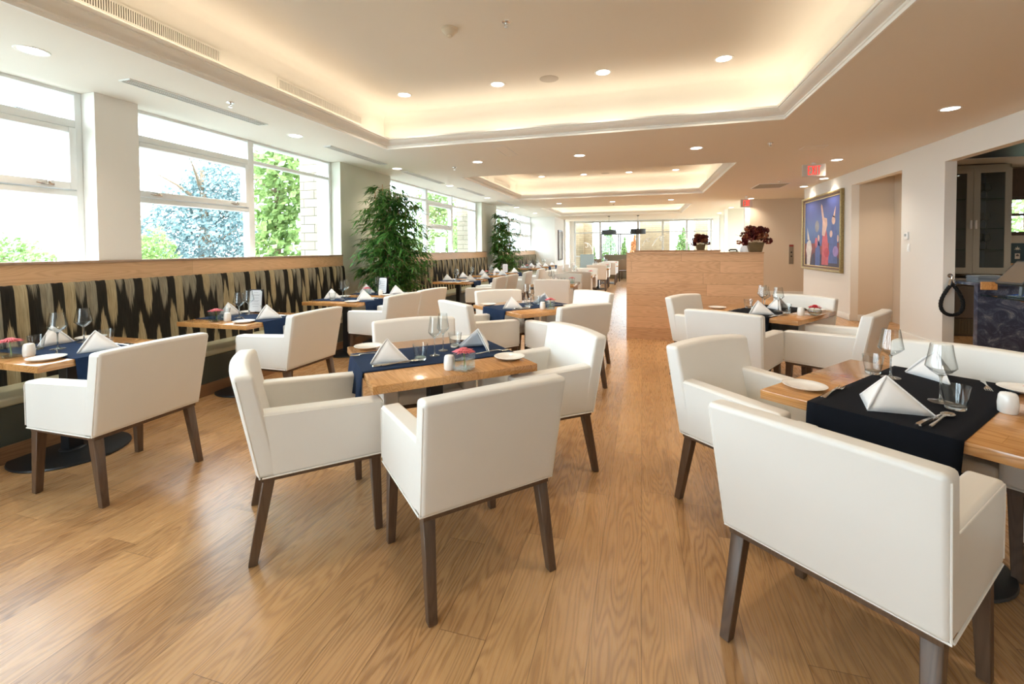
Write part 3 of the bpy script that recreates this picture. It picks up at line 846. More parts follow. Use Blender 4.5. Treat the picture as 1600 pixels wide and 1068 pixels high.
SLIM = proto_wine()
for k_, s_ in ((PLATE, 1.15), (WINE, 1.17), (TUMB, 1.15), (FORK, 1.2), (SPOON, 1.2), (KNIFE, 1.15), (SALT, 1.35), (BOWL, 1.25), (MENU, 1.2)): k_.root.scale = (s_, s_, s_)
SLIM.root.scale = (0.88, 0.88, 1.15)
ZT1 = 0.7552   # on a runner
ZT0 = 0.7505   # on bare wood
# ------------------------------------------------------------------ banquettes
def banquette(y0, y1, label):
    r = empty('banquette', (0, 0, 0)); tag(r, label, 'banquette', 'banquettes along the windows')
    m = MB(); m.box(-4.20, -4.17, y0, y1, 0.0, 0.12); m.build('kick_board', KICKW, r)
    m = MB(); m.box(-4.66, -4.185, y0, y1, 0.12, 0.385, 0, 0.004, 1); m.box(-4.66, -4.20, y0 + .01, y1 - .01, 0.0, 0.12); m.build('base', SEATD, r)
    m = MB(); m.hexa([(-4.70, y0, 0.385), (-4.175, y0, 0.385), (-4.175, y1, 0.385), (-4.70, y1, 0.385), (-4.70, y0, 0.43), (-4.175, y0, 0.445), (-4.175, y1, 0.445), (-4.70, y1, 0.43)], 0, 0.018, 3); m.build('seat_cushion', SEATV, r)
    m = MB(); p = 0.078; n = int((y1 - y0) / p * 6); vs = []; fs = []
    prof = [(0.0, 0.0), (1.0, 0.0), (1.0, 0.10), (1.0, 0.35), (1.0, 0.6), (1.0, 0.85), (0.93, 0.95), (0.7, 1.0), (0.35, 1.0), (0.0, 0.99)]
    k = len(prof)
    for i in range(n + 1):
        y = y0 + (y1 - y0) * i / n
        b = abs(math.cos(PI * y / p)) ; bump = 0.013 * math.sqrt(b) if b > 0 else 0
        for t, h in prof:
            xf = -4.655 - 0.05 * h
            vs.append((-4.745 + (xf + bump * (0.4 + 0.6 * min(1, t)) + 4.745) * t, y, 0.42 + 0.765 * h + (bump * 0.6 - 0.006) * (h > 0.9)))
    for i in range(n):
        for j in range(k - 1): a = i * k + j; fs.append((a, a + k, a + k + 1, a + 1))
    fs.append(tuple(range(k))); fs.append(tuple(reversed(range(n * k, n * k + k))))
    m.add(vs, fs, 0, True); m.build('back_cushion', IKAT, r)
    m = MB(); m.box(-4.785, -4.745, y0 - .03, y1 + .03, 0.3, 1.345); m.build('back_panel', LEDGEW, r)
    m = MB(); m.box(XL + 0.0135, -4.735, y0 - .03, y1 + .03, 1.345, 1.367, 0, 0.003, 1); m.build('ledge', wood('ledge_cap_oak', (0.22, 0.13, 0.08), (0.42, 0.30, 0.22), 'y', rough=0.35), r)
    return r
banquette(-2.0, 6.30, 'long near banquette with black and olive flame fabric below oak ledge')
banquette(8.32, 13.42, 'second banquette in flame fabric between the two bamboo plants')
banquette(15.15, 20.18, 'farthest banquette in flame fabric, beyond the smaller bamboo')

# ------------------------------------------------------------------ chairs placed
G1 = 'white leather armchairs'
def feet(rl, rr, label):
    x, y, a = ch_feet(rl, rr); return chair(x, y, a, label, G1)
feet((-2.139, 2.03), (-1.707, 1.6), 'white armchair at the left of the centre foreground table, seen from its side')
feet((-0.794, 1.533), (-0.382, 1.974), 'white armchair with its back to the camera at the centre foreground table')
chair(-0.691, 2.957, 220, 'white armchair at the right of the centre foreground table', G1)
chair(-1.575, 3.01, -51, 'white armchair facing the camera behind the centre foreground table', G1)
chair(-1.712, 4.611, 51, 'white armchair at the left of the second aisle table', G1)
chair(-0.767, 4.675, 137.5, 'white armchair with its back turned at the front of second aisle table', G1)
chair(-0.800, 5.664, 231.4, 'white armchair at the right rear of second aisle table, bright white back', G1)
chair(-1.682, 5.532, -52, 'white armchair facing the camera behind the second aisle table', G1)
chair(0.705, 1.816, 49.3, 'large white armchair nearest the camera at right, back turned', G1)
chair(0.609, 2.735, -44.3, 'white armchair at the left end of the right foreground table', G1)
chair(1.533, 2.835, 229.5, 'white armchair on the far side of the right foreground table', G1)
chair(1.715, 2.00, 139.5, 'white armchair cut by the right edge of the photo', G1)
chair(0.723, 5.459, -35.0, 'white armchair at the left end of the table before the oak divider', G1)
chair(0.826, 4.520, 60.5, 'white armchair with back turned at the table before the oak divider', G1)
chair(1.596, 5.656, 228.1, 'white armchair behind the table before the oak divider', G1)
chair(1.685, 4.72, 145.9, 'white armchair at the right end of the table before the oak divider', G1)
chair(-3.215, 2.045, 180, 'white armchair at the leftmost banquette table', G1)
chair(-3.216, 3.49, 179, 'white armchair at the second banquette table from the left', G1)
chair(-3.201, 5.084, 172.4, 'nearer white armchair of the pair before the big bamboo', G1)
chair(-3.165, 5.839, 171.9, 'farther white armchair of the pair before the big bamboo', G1)
chair(-3.02, 8.50, 179, 'first white armchair past the big bamboo along the banquette', G1)
chair(-3.00, 9.30, 176, 'second white armchair past the big bamboo along the banquette', G1)
chair(-2.98, 10.62, 180, 'third white armchair past the big bamboo along the banquette', G1)
chair(-2.98, 12.15, 178, 'fourth white armchair past the big bamboo along the banquette', G1)
chair(-2.95, 14.9, 180, 'first white armchair of the farthest banquette', G1)
chair(-2.90, 16.0, 180, 'second white armchair of the farthest banquette', G1)
chair(-2.90, 17.6, 180, 'third white armchair of the farthest banquette', G1)
chair(-1.577, 8.27, 92, 'white armchair, back to camera, first of the straight aisle row', G1)
chair(-1.585, 9.54, -90.6, 'white armchair facing camera across the first straight aisle table', G1)
chair(-1.50, 11.05, 92, 'white armchair, back to camera, at second straight aisle table', G1)
chair(-1.50, 12.35, -89, 'white armchair facing camera across the second straight aisle table', G1)
chair(-1.46, 15.4, 92, 'white armchair with dark legs at the third straight aisle table', G1)
chair(-1.46, 16.75, -90, 'white armchair facing camera at the third straight aisle table', G1)
chair(-1.30, 18.2, 91, 'white armchair at the last straight aisle table, back turned', G1)
chair(-1.30, 19.4, -90, 'white armchair at the last straight aisle table, facing the camera', G1)

# ------------------------------------------------------------------ tables
GT = 'oak topped dining tables'
Mc = (-1.325, 2.699); Ma = 43.0
table(*Mc, Ma, 0.97, 1.06, 'square oak table in the centre foreground, set with a navy runner', GT)
Nc = (1.284, 2.522); Na = 49.5
table(*Nc, Na, 1.06, 1.0, 'square oak table at right foreground with a black runner', GT)
M2c = (-1.32, 5.29); M2a = 50.0
table(*M2c, M2a, 0.97, 1.06, 'square oak table turned diamond-wise, second along the aisle', GT)
N2c = (1.31, 5.50); N2a = 54.7
table(*N2c, N2a, 1.06, 1.0, 'square oak table with black runner before the oak divider', GT)
GR = 'dark table runners'
runner(*Mc, Ma, 0.01, 0.52, 0.485, (0.17, 0.17), NAVY, 'navy cloth runner across the centre foreground table', GR)
runner(*Nc, Na, 0.03, 0.51, 0.53, (0.17, 0.17), BLACKC, 'black cloth runner hanging over the right foreground table', GR)
runner(*M2c, M2a, 0.02, 0.50, 0.485, (0.17, 0.17), NAVY, 'navy cloth runner on the second aisle table', GR)
runner(*N2c, N2a, 0.0, 0.50, 0.53, (0.18, 0.17), BLACKC, 'black cloth runner on the table before the oak divider', GR)
WT = {}   # tables along the banquette: near edge y, width, description
for key, y0, wd, desc in (('A', 1.80, 0.80, 'the leftmost banquette table'), ('B', 3.30, 0.80, 'the second banquette table from the left'),
                          ('C', 4.99, 0.76, 'the third banquette table from the left'), ('D', 5.83, 0.76, 'the banquette table beside the big bamboo'),
                          ('E', 8.70, 0.78, 'the first banquette table past the big bamboo'), ('F', 9.62, 0.78, 'the second banquette table past the big bamboo'),
                          ('G', 11.0, 0.78, 'the third banquette table past the big bamboo'), ('H', 12.2, 0.78, 'the fourth banquette table past the big bamboo'),
                          ('I', 15.35, 0.78, 'the first table of the farthest banquette'), ('J', 16.6, 0.78, 'the second table of the farthest banquette'),
                          ('K', 17.9, 0.78, 'the third table of the farthest banquette')):
    cx = -3.97 if key < 'E' else -3.86
    WT[key] = (cx, y0 + wd / 2, wd, desc)
    table(cx, y0 + wd / 2, 0, 0.86, wd, 'oak table in front of the flame fabric, ' + desc.replace('the ', '', 1), GT, 0.33 if key == 'A' else 0.29)
    runner(cx, y0 + wd / 2, 0, 0.0 if key != 'C' else 0.0, 0.43, 0.43, (0.0, 0.17), NAVY, 'navy runner on ' + desc, GR)
PT = {}
for key, cx, cy, sx, sy, desc in (('P', -1.66, 8.90, 0.84, 0.95, 'the first straight aisle table'), ('Q', -1.60, 11.70, 0.84, 0.95, 'the second straight aisle table'),
                          ('R', -1.5, 16.08, 0.84, 0.85, 'the third straight aisle table'), ('S', -1.35, 18.8, 0.84, 0.7, 'the last straight aisle table')):
    PT[key] = (cx, cy, desc)
    table(cx, cy, 0, sx, sy, 'oak table between facing chairs, ' + desc.replace('the ', '', 1), GT)

# ------------------------------------------------------------------ tableware placed
def rz(a): return math.radians(a)
def put(K, x, y, a, label, group, z=ZT1): return K.put((x, y, z), rz(a), label, group)
GN, GP, GW, GU, GF, GK, GSP, GSA, GV = 'folded white napkins', 'white side plates', 'wine glasses', 'tumblers', 'forks', 'knives', 'spoons', 'salt shakers', 'table flowers'
# centre foreground table
d = 'the centre foreground table'
put(NAP, -1.53, 2.46, 157, 'white napkin folded to a flat triangle, left on ' + d, GN)
put(NAP, -1.10, 2.93, -18, 'white tented napkin with open fold, right on ' + d, GN)
put(PLATE, -1.87, 2.76, 0, 'round white plate at the left corner of ' + d, GP, ZT0)
put(PLATE, -0.81, 2.72, 0, 'round white plate at the right corner of ' + d, GP, ZT0)
put(PLATE, -1.33, 3.20, 0, 'white plate behind the tumbler at the back of ' + d, GP, ZT0)
put(SLIM, -1.30, 2.655, 0, 'nearer wine glass of the pair on ' + d, GW)
put(SLIM, -1.307, 2.80, 0, 'farther wine glass of the pair on ' + d, GW)
put(TUMB, -1.34, 2.535, 0, 'heavy tumbler by the left napkin on ' + d, GU)
put(TUMB, -1.275, 2.93, 0, 'heavy tumbler by the right napkin on ' + d, GU)
put(KNIFE, -1.45, 2.395, 137 - 180, 'steel knife in front of the left napkin on ' + d, GK)
put(SPOON, -1.40, 2.41, -45, 'steel spoon beside the knife on ' + d, GSP)
put(FORK, -1.73, 2.56, 130, 'steel fork half hidden behind the left napkin on ' + d, GF)
put(FORK, -0.965, 2.84, -52, 'steel fork right of the tented napkin on ' + d, GF)
VASE.put((-0.99, 2.40, ZT0), rz(-12), 'pink gerbera in a square glass vase on ' + d, GV)
put(SALT, -1.075, 2.385, 0, 'white salt shaker against the square vase on ' + d, GSA, ZT0)
# right foreground table
d = 'the right foreground table'
put(NAP, 1.015, 2.295, 126, 'big white napkin at the front of ' + d, GN)
put(NAP, 1.50, 2.90, 60, 'white napkin behind the wine glasses on ' + d, GN)
put(PLATE, 0.775, 2.52, 0, 'white plate at the left corner of ' + d, GP, ZT0)
put(PLATE, 1.76, 2.72, 0, 'white plate on the far side of ' + d, GP, ZT0)
put(WINE, 1.28, 2.435, 0, 'front wine glass on ' + d, GW)
put(WINE, 1.265, 2.82, 0, 'back wine glass beside the tumbler on ' + d, GW)
put(TUMB, 1.285, 2.345, 0, 'front tumbler beside the spoon on ' + d, GU)
put(TUMB, 1.215, 2.89, 0, 'back tumbler near the table edge on ' + d, GU)
put(FORK, 0.875, 2.46, -38, 'steel fork right of the left plate on ' + d, GF)
put(FORK, 1.63, 2.755, 155, 'steel fork at the far edge of the runner on ' + d, GF)
put(KNIFE, 1.115, 2.175, -45, 'steel knife in front of the big napkin on ' + d, GK)
put(SPOON, 1.14, 2.165, -42, 'round steel spoon below the front tumbler on ' + d, GSP)
put(SALT, 1.474, 2.365, 0, 'white salt shaker at the right edge of ' + d, GSA, ZT0)
VASE.put((1.60, 2.36, ZT0), rz(30), 'pink flower vase at the right end of ' + d, GV)
# diamond tables further back
def diamond(c, a, d, bowl):
    ca, sa = math.cos(rz(a)), math.sin(rz(a))
    P = lambda u, v: (c[0] + ca * u - sa * v, c[1] + sa * u + ca * v)
    cam_a = math.degrees(math.atan2(-c[1], -c[0]))
    put(NAP, *P(-0.30, -0.06), cam_a - 142, 'white napkin folded to a triangle, nearer one on ' + d, GN)
    put(NAP, *P(0.28, 0.05), -25, 'white tented napkin, farther one on ' + d, GN)
    put(PLATE, *P(-0.36, 0.36), 0, 'white plate at the left of ' + d, GP, ZT0)
    put(PLATE, *P(0.36, -0.36), 0, 'white plate at the right of ' + d, GP, ZT0)
    put(SLIM, *P(0.03, 0.00), 0, 'first wine glass on ' + d, GW)
    put(SLIM, *P(0.06, 0.14), 0, 'second wine glass on ' + d, GW)
    put(TUMB, *P(-0.08, -0.08), 0, 'tumbler left of the wine glasses on ' + d, GU)
    put(TUMB, *P(0.16, 0.06), 0, 'tumbler right of the wine glasses on ' + d, GU)
    put(KNIFE, *P(-0.26, -0.20), a + 90, 'steel knife on ' + d, GK)
    put(SPOON, *P(-0.22, -0.17), a + 90, 'steel spoon on ' + d, GSP)
    put(FORK, *P(0.30, -0.18), a + 90, 'steel fork on ' + d, GF)
    put(SALT, *P(-0.04, -0.32), 0, 'white salt shaker on ' + d, GSA, ZT0)
    (BOWL if bowl else VASE).put((*P(0.04, -0.36), ZT0), rz(20), ('red flower in a round glass bowl on ' if bowl else 'pink flower in a square glass vase on ') + d, GV)
diamond(M2c, M2a, 'the second aisle table', False)
# table before the divider, laid as in the photo
d = 'the table before the oak divider'
put(NAP, 1.17, 5.22, 126, 'white napkin at the front of ' + d, GN)
put(NAP, 1.48, 5.66, 60, 'bluish white napkin behind the glasses on ' + d, GN)
put(PLATE, 0.83, 5.58, 0, 'white plate at the left corner of ' + d, GP, ZT0)
put(PLATE, 1.83, 5.62, 0, 'white plate beyond the flower bowl on ' + d, GP, ZT0)
put(WINE, 1.30, 5.50, 0, 'middle wine glass on ' + d, GW)
put(WINE, 1.42, 5.45, 0, 'right wine glass on ' + d, GW)
put(WINE, 1.33, 5.72, 0, 'rear wine glass on ' + d, GW)
put(TUMB, 1.17, 5.66, 0, 'rear tumbler on ' + d, GU)
put(TUMB, 1.45, 5.28, 0, 'front tumbler on ' + d, GU)
put(FORK, 1.00, 5.46, -36, 'steel fork by the left plate on ' + d, GF)
put(KNIFE, 1.30, 5.08, -38, 'steel knife on ' + d, GK)
put(SPOON, 1.36, 5.10, -36, 'steel spoon on ' + d, GSP)
put(SALT, 1.56, 5.20, 0, 'white salt shaker on ' + d, GSA, ZT0)
BOWL.put((1.69, 5.22, ZT0), 0, 'red flower in a round glass bowl on ' + d, GV)
# banquette tables
for key, (cx, cy, wd, d) in WT.items():
    k = ord(key)
    put(NAP, cx + 0.27, cy + 0.0, math.degrees(math.atan2(-cy, -cx)) - 142, 'white folded napkin on the aisle side of ' + d, GN)
    put(NAP, cx - 0.30, cy + 0.06, -35 if key in 'AB' else math.degrees(math.atan2(-cy, -cx)) - 142, 'white folded napkin on the window side of ' + d, GN)
    put(PLATE, cx + 0.27, cy - wd * 0.34, 0, 'white plate at the aisle corner of ' + d, GP, ZT0)
    put(PLATE, cx - 0.26, cy + wd * 0.36, 0, 'white plate by the window side of ' + d, GP, ZT0)
    put(WINE, cx - 0.03, cy - 0.05, 0, 'nearer wine glass on ' + d, GW)
    put(WINE, cx - 0.14, cy + 0.17, 0, 'farther wine glass on ' + d, GW)
    if key in 'ABCD':
        put(TUMB, cx - 0.16, cy - 0.10, 0, 'nearer tumbler on ' + d, GU)
        put(TUMB, cx + 0.06, cy + 0.20, 0, 'farther tumbler on ' + d, GU)
        put(FORK, cx + 0.09, cy - 0.12, 60, 'steel fork near the aisle plate of ' + d, GF)
        put(FORK, cx - 0.30, cy + 0.20, -110, 'steel fork on the window side of ' + d, GF)
        put(KNIFE, cx + 0.26, cy + 0.19, 90, 'steel knife on ' + d, GK)
        put(SPOON, cx + 0.25, cy + 0.15, 90, 'steel spoon on ' + d, GSP)
    if key in 'ABDGI':
        ly = -wd * 0.36 if key in 'AB' else 0.0
        put(SALT, cx + (0.02 if key in 'AB' else 0.14), cy - wd * 0.29, 0, 'white salt shaker on ' + d, GSA, ZT0)
        VASE.put((cx - 0.06, cy - wd * 0.36, ZT0), rz(12), 'pink flower in a square glass vase on ' + d, GV)
MENU.put((-4.16, 4.03, ZT0), rz(10), 'tall white menu card standing on the second banquette table', 'standing menus')
MENU.put((-3.92, 6.22, ZT0), rz(-5), 'white menu card standing before the big bamboo', 'standing menus')
MENU.put((-3.83, 12.50, ZT0 + 0.0), rz(10), 'white menu card standing on a far banquette table', 'standing menus')
for key, (cx, cy, d) in PT.items():
    put(NAP, cx + 0.05, cy - 0.28, math.degrees(math.atan2(-cy, -cx)) - 142, 'white folded napkin on the near side of ' + d, GN, ZT0)
    put(NAP, cx - 0.05, cy + 0.27, 20, 'white folded napkin on the far side of ' + d, GN, ZT0)
    put(SLIM, cx - 0.05, cy - 0.10, 0, 'wine glass on the near side of ' + d, GW, ZT0)
    put(SLIM, cx - 0.13, cy + 0.06, 0, 'wine glass on the far side of ' + d, GW, ZT0)
    put(TUMB, cx - 0.22, cy - 0.20, 0, 'tumbler at the left of ' + d, GU, ZT0)
    put(TUMB, cx + 0.12, cy + 0.12, 0, 'tumbler at the right of ' + d, GU, ZT0)
    VASE.put((cx + 0.33, cy - 0.05, ZT0), rz(5), 'flower in a square glass vase on ' + d, GV)

# ------------------------------------------------------------------ oak divider and things on it
def divider(x0, x1, y, z, label):
    r = empty('oak_divider', ((x0 + x1) / 2, y, 0)); tag(r, label, 'room divider', 'oak clad dividers')
    m = MB(); m.box(x0 - (x0 + x1) / 2, x1 - (x0 + x1) / 2, 0, 0.13, 0, z - 0.02); o = m.build('panel', HALFW, r)
    m = MB(); m.box(x0 - (x0 + x1) / 2 - .008, x1 - (x0 + x1) / 2 + .008, -0.008, 0.138, z - 0.02, z, 0, 0.003, 1); m.build('cap', wood('cap_oak', (0.40, 0.22, 0.11), (0.66, 0.42, 0.25), 'x', across='y', rough=0.4), r)
    return r
divider(-0.236, 1.73, 7.40, 1.378, 'chest high divider clad in horizontal oak boards')
divider(-0.15, 1.47, 9.55, 1.40, 'rear oak divider showing only its top edge')
m = MB(); m.box(1.50, 2.05, 9.1, 9.5, 0, 1.34, 0, 0.01, 2); tag(m.build('service_counter', TRIMP), 'white service counter behind the oak divider', 'counter')
r = empty('desk_phone', (1.66, 9.2, 1.34)); tag(r, 'small black telephone on the white service counter', 'telephone')
m = MB(); m.box(-0.08, 0.06, -0.06, 0.06, 0.0, 0.035, 0, 0.008, 2); m.build('phone_body', BLACKM, r)
m = MB(); m.tube([(-0.09, 0.02, 0.045), (-0.07, 0.0, 0.065), (0.02, -0.02, 0.065), (0.04, -0.04, 0.045)], 0.014, 8); m.build('handset', BLACKM, r)
m = MB(); m.lathe([(0.11, 0.0), (0.115, 0.02), (0.10, 0.09), (0.06, 0.15), (0.0, 0.17)], 24, (0, 0, 0)); o = m.build('cake_dome', plain('frosted_dome', (0.85, 0.87, 0.9), 0.3)); o.location = (1.88, 9.3, 1.34); tag(o, 'frosted white dome cover on the service counter', 'dome cover')

def bouquet(loc, s, label, dense=1.0):
    r = empty('dried_flower_arrangement', loc); tag(r, label, 'flower arrangement', 'dried flower arrangements'); r.scale = (s, s, s)
    m = MB()
    z = [(0.0, 0.085), (0.155, 0.12)]
    p = []
    for zz, h in z: p += [(-h, -h * .7, zz), (h, -h * .7, zz), (h, h * .7, zz), (-h, h * .7, zz)]
    m.hexa(p, 0, 0.006, 2)
    for q in range(5):
        zz = 0.02 + q * 0.03; h = 0.085 + 0.035 * zz / 0.155 + 0.002
        m.tube([(-h, -h * .7, zz), (h, -h * .7, zz), (h, h * .7, zz), (-h, h * .7, zz)], 0.004, 6, closed=True)
    for q in (-1, 1):
        for w_ in (-1, 1): m.box(q * .07 - .008, q * .07 + .008, w_ * .05 - .008, w_ * .05 + .008, -0.0, 0.012)
    m.build('basket', BASKET, r)
    rnd = random.Random(3)
    for name, mat, cnt in (('burgundy_blooms', BURG, 46), ('rust_blooms', RUST, 16)):
        for i in range(cnt):
            m = MB(); a = rnd.uniform(0, 2 * PI); el = rnd.uniform(-0.25, 1.4); R = rnd.uniform(0.13, 0.25)
            c = Vector((math.cos(a) * math.cos(el) * R * 1.05, math.sin(a) * math.cos(el) * R * 0.8, 0.185 + math.sin(el) * R * 0.85))
            rad = rnd.uniform(0.035, 0.06)
            for k in range(30):
                dd = Vector((rnd.gauss(0, 1), rnd.gauss(0, 1), rnd.gauss(0, 1))).normalized(); t = dd.orthogonal().normalized() * rad * 0.4; u = dd.cross(t)
                b = c + dd * rad * 0.4; e = c + dd * rad
                m.add([b - t * .5, b + t * .5, e + t + u * .4, e - t + u * .4], [(0, 1, 2, 3)], 0)
            m.build('dried_bloom', mat, r)
    m = MB()
    for i in range(26):
        a = rnd.uniform(0, 2 * PI); el = rnd.uniform(-0.1, 1.3); R = rnd.uniform(0.22, 0.34)
        c = Vector((math.cos(a) * math.cos(el) * R, math.sin(a) * math.cos(el) * R * .8, 0.17 + math.sin(el) * R * 0.85))
        m.tube([(0, 0, 0.14), c * 0.6 + Vector((0, 0, 0.07)), c], 0.0018, 5)
    m.build('twigs', CANE, r)
bouquet((1.63, 7.465, 1.378), 0.92, 'big burgundy dried bouquet in square basket on the near divider')
bouquet((1.12, 9.615, 1.40), 0.75, 'smaller burgundy dried bouquet on the rear divider')

# ------------------------------------------------------------------ bamboo plants
def bamboo(x, y, H, R, nl, seed, label, xmin=-4.70):
    r = empty('potted_bamboo', (x, y, 0)); tag(r, label, 'potted plant', 'tall bamboo plants')
    m = MB(); m.lathe([(0.0, 0.0), (0.15, 0.0), (0.19, 0.36), (0.205, 0.37), (0.205, 0.40), (0.185, 0.40), (0.17, 0.34), (0.0, 0.34)], 28); m.build('planter', BASKET, r)
    rnd = random.Random(seed); canes = []
    for i in range(9):
        a = rnd.uniform(0, 2 * PI); q = rnd.uniform(0.02, 0.13); top = H * rnd.uniform(0.82, 0.99); lean = rnd.uniform(0.05, 0.32)
        p0 = Vector((math.cos(a) * q, math.sin(a) * q, 0.33)); p1 = Vector((math.cos(a) * (q + lean * R), math.sin(a) * (q + lean * R), top))
        if x + p1.x < xmin + .05: p1.x = xmin + .05 - x
        pts = []; rad = []; r0 = rnd.uniform(0.009, 0.019)
        for k in range(15):
            t = k / 14; pts.append(p0.lerp(p1, t) + Vector((0, 0, 0)) + Vector((math.sin(t * 3 + a) * .02, math.cos(t * 2.5 + a) * .02, 0))); rad.append(r0 * (1 - 0.6 * t) * (1.12 if k % 2 else 1.0))
        c = MB(); c.tube(pts, rad, 8); c.build('cane', CANE, r); canes.append(pts)
    m = MB(); n = 0
    while n < nl:
        c = rnd.choice(canes); t = rnd.uniform(0.22, 1.0); k = t * 13.99; b = c[int(k)].lerp(c[min(14, int(k) + 1)], k % 1)
        a = rnd.uniform(0, 2 * PI); prof = 0.55 + 0.45 * math.sin(min(1, (t - 0.1) * 1.15) * PI)
        ln = R * prof * rnd.uniform(0.35, 1.0); d_ = Vector((math.cos(a), math.sin(a), rnd.uniform(-0.1, 0.35)))
        tip = b + d_ * ln - Vector((0, 0, ln * 0.25))
        if x + tip.x < xmin + 0.1: tip.x = xmin + 0.1 - x + rnd.uniform(0, .05)
        if tip.z > H - 0.02: tip.z = H - 0.02 - rnd.uniform(0, .1)
        m.tube([b, (b + tip) / 2 + Vector((0, 0, 0.03)), tip], 0.0016, 4)
        for q in range(rnd.randint(7, 11)):
            s = rnd.uniform(0.35, 1.0); o = b.lerp(tip, s) + Vector((0, 0, 0.03 * (1 - abs(2 * s - 1))))
            aa = a + rnd.uniform(-1.2, 1.2); L = rnd.uniform(0.10, 0.19); w_ = L * rnd.uniform(0.075, 0.11)
            dd = Vector((math.cos(aa), math.sin(aa), rnd.uniform(-0.9, 0.15))).normalized()
            sd = dd.cross(Vector((rnd.uniform(-.4, .4), rnd.uniform(-.4, .4), 1))).normalized() * w_; dr = Vector((0, 0, -L * 0.18))
            e = o + dd * L + dr
            if x + e.x < xmin: e.x = xmin - x
            m.add([o, o + dd * L * 0.35 + sd, e, o + dd * L * 0.35 - sd, o + dd * L * .35 - Vector((0, 0, w_ * .35))], [(0, 1, 4), (1, 2, 4), (2, 3, 4), (3, 0, 4)], 1, True)
            n += 1
    m.build('foliage', [CANE, LEAF], r)
bamboo(-4.14, 6.84, 2.60, 0.64, 7600, 5, 'tall bushy bamboo plant by the first pale green pier')
bamboo(-4.32, 13.95, 2.70, 0.66, 4800, 8, 'smaller looking bamboo farther along by the second pale green pier')

# ------------------------------------------------------------------ ceiling fittings
def make_downlight():
    r = empty('recessed_downlight'); tag(r, 'x', 'ceiling light')
    m = MB(); m.lathe([(0.074, 0.0), (0.078, -0.004), (0.095, -0.006), (0.098, -0.002), (0.098, 0.0), (0.074, 0.0)], 32); m.build('trim_ring', TRIMP, r)
    m = MB(); m.lathe([(0.0, -0.003), (0.074, -0.003), (0.074, 0.0), (0.0, 0.0)], 32); m.build('lens', LENS, r)
    l = bpy.data.lights.new('downlight_lamp', 'SPOT'); l.energy = 42; l.spot_size = math.radians(125); l.spot_blend = 0.9; l.color = (1.0, 0.84, 0.66); l.shadow_soft_size = 0.06
    o = bpy.data.objects.new('downlight_lamp', l); COL.objects.link(o); o.parent = r; o.location = (0, 0, -0.02)
    return Kind(r)
DL = make_downlight(); GD = 'recessed ceiling downlights'
num = ['first', 'second', 'third', 'fourth', 'fifth', 'sixth', 'seventh']
for i, y in enumerate((2.18, 4.74, 7.2, 9.5, 12.1, 15.2, 18.0)): DL.put((-4.23, y, ZC), 0, num[i] + ' round downlight from the front in the row by the windows', GD)
for i, x in enumerate((-2.64, -0.94, 0.76)): DL.put((x, 7.07, ZC), 0, num[i] + ' downlight from left on the flat ceiling after the first tray', GD)
for i, x in enumerate((-2.58, -0.89, 0.84)): DL.put((x, 14.4, ZC), 0, num[i] + ' downlight from left on the ceiling after the second tray', GD)
for i, x in enumerate((-2.975, -1.70, -0.43, 0.836)): DL.put((x, 5.27, ZT), 0, num[i] + ' downlight from left inside the big near ceiling tray', GD)
for i, x in enumerate((-2.70, -1.53, -0.334, 0.837)): DL.put((x, 12.35, ZT), 0, num[i] + ' downlight from left inside the second ceiling tray', GD)
for i, x in enumerate((-2.3, -0.3)): DL.put((x, 18.0, ZT), 0, num[i] + ' downlight from left inside the farthest ceiling tray', GD)
for i, y in enumerate((2.9, 5.88, 8.75, 11.9, 14.9, 18.0, 20.6)): DL.put((3.13, y, ZC), 0, num[i] + ' downlight from the front in the row near the right wall', GD)
for i, (x, y) in enumerate(((3.74, 12.35), (3.72, 11.05))): DL.put((x, y, ZC), 0, ('far' if i == 0 else 'near') + ' small downlight washing the wall above the painting', GD)
DL.put((-1.7, 2.4, ZT), 0, 'left downlight at the near end of the big ceiling tray', GD); DL.put((0.8, 2.4, ZT), 0, 'right downlight at the near end of the big ceiling tray', GD)
DL.put((5.6, 7.6, 2.755), 0, 'far downlight on the low ceiling of the bar', GD); DL.put((4.75, 6.2, 2.755), 0, 'added downlight brightening the bar from its low ceiling', GD); DL.put((4.3, 9.4, 2.775), 0, 'downlight inside the niche beside the painting', GD); DL.put((4.6, 13.6, ZC), 0, 'downlight over the lift lobby behind the painting wall', GD)  # the nearer bar downlight is added to brighten the bar

def slot(x, y0, y1, label):
    r = empty('slot_diffuser', (x, (y0 + y1) / 2, ZC)); tag(r, label, 'air vent', 'linear slot diffusers'); h = (y1 - y0) / 2
    m = MB()
    for a, b in ((-0.065, -0.055), (0.055, 0.065), (-0.022, -0.014), (0.014, 0.022)): m.box(a, b, -h, h, -0.010, -0.0)
    m.box(-0.066, 0.066, -h - 0.012, -h, -0.0105, 0); m.box(-0.066, 0.066, h, h + 0.012, -0.0105, 0); m.build('frame', FRAMEP, r)
    m = MB(); m.box(-0.055, 0.055, -h + .01, h - .01, -0.003, -0.0005); m.build('slot_plate', plain('slot_grey', (0.42, 0.43, 0.42), 0.6), r)
slot(-4.20, 2.77, 4.20, 'long linear air slot nearest the camera above the windows'); slot(-4.22, 5.33, 6.75, 'second linear air slot above the windows')
slot(-4.24, 7.5, 9.1, 'third linear air slot over the big bamboo'); slot(-4.15, 9.9, 11.5, 'fourth linear air slot along the window ceiling'); slot(-4.15, 12.9, 14.4, 'fifth linear air slot along the window ceiling')
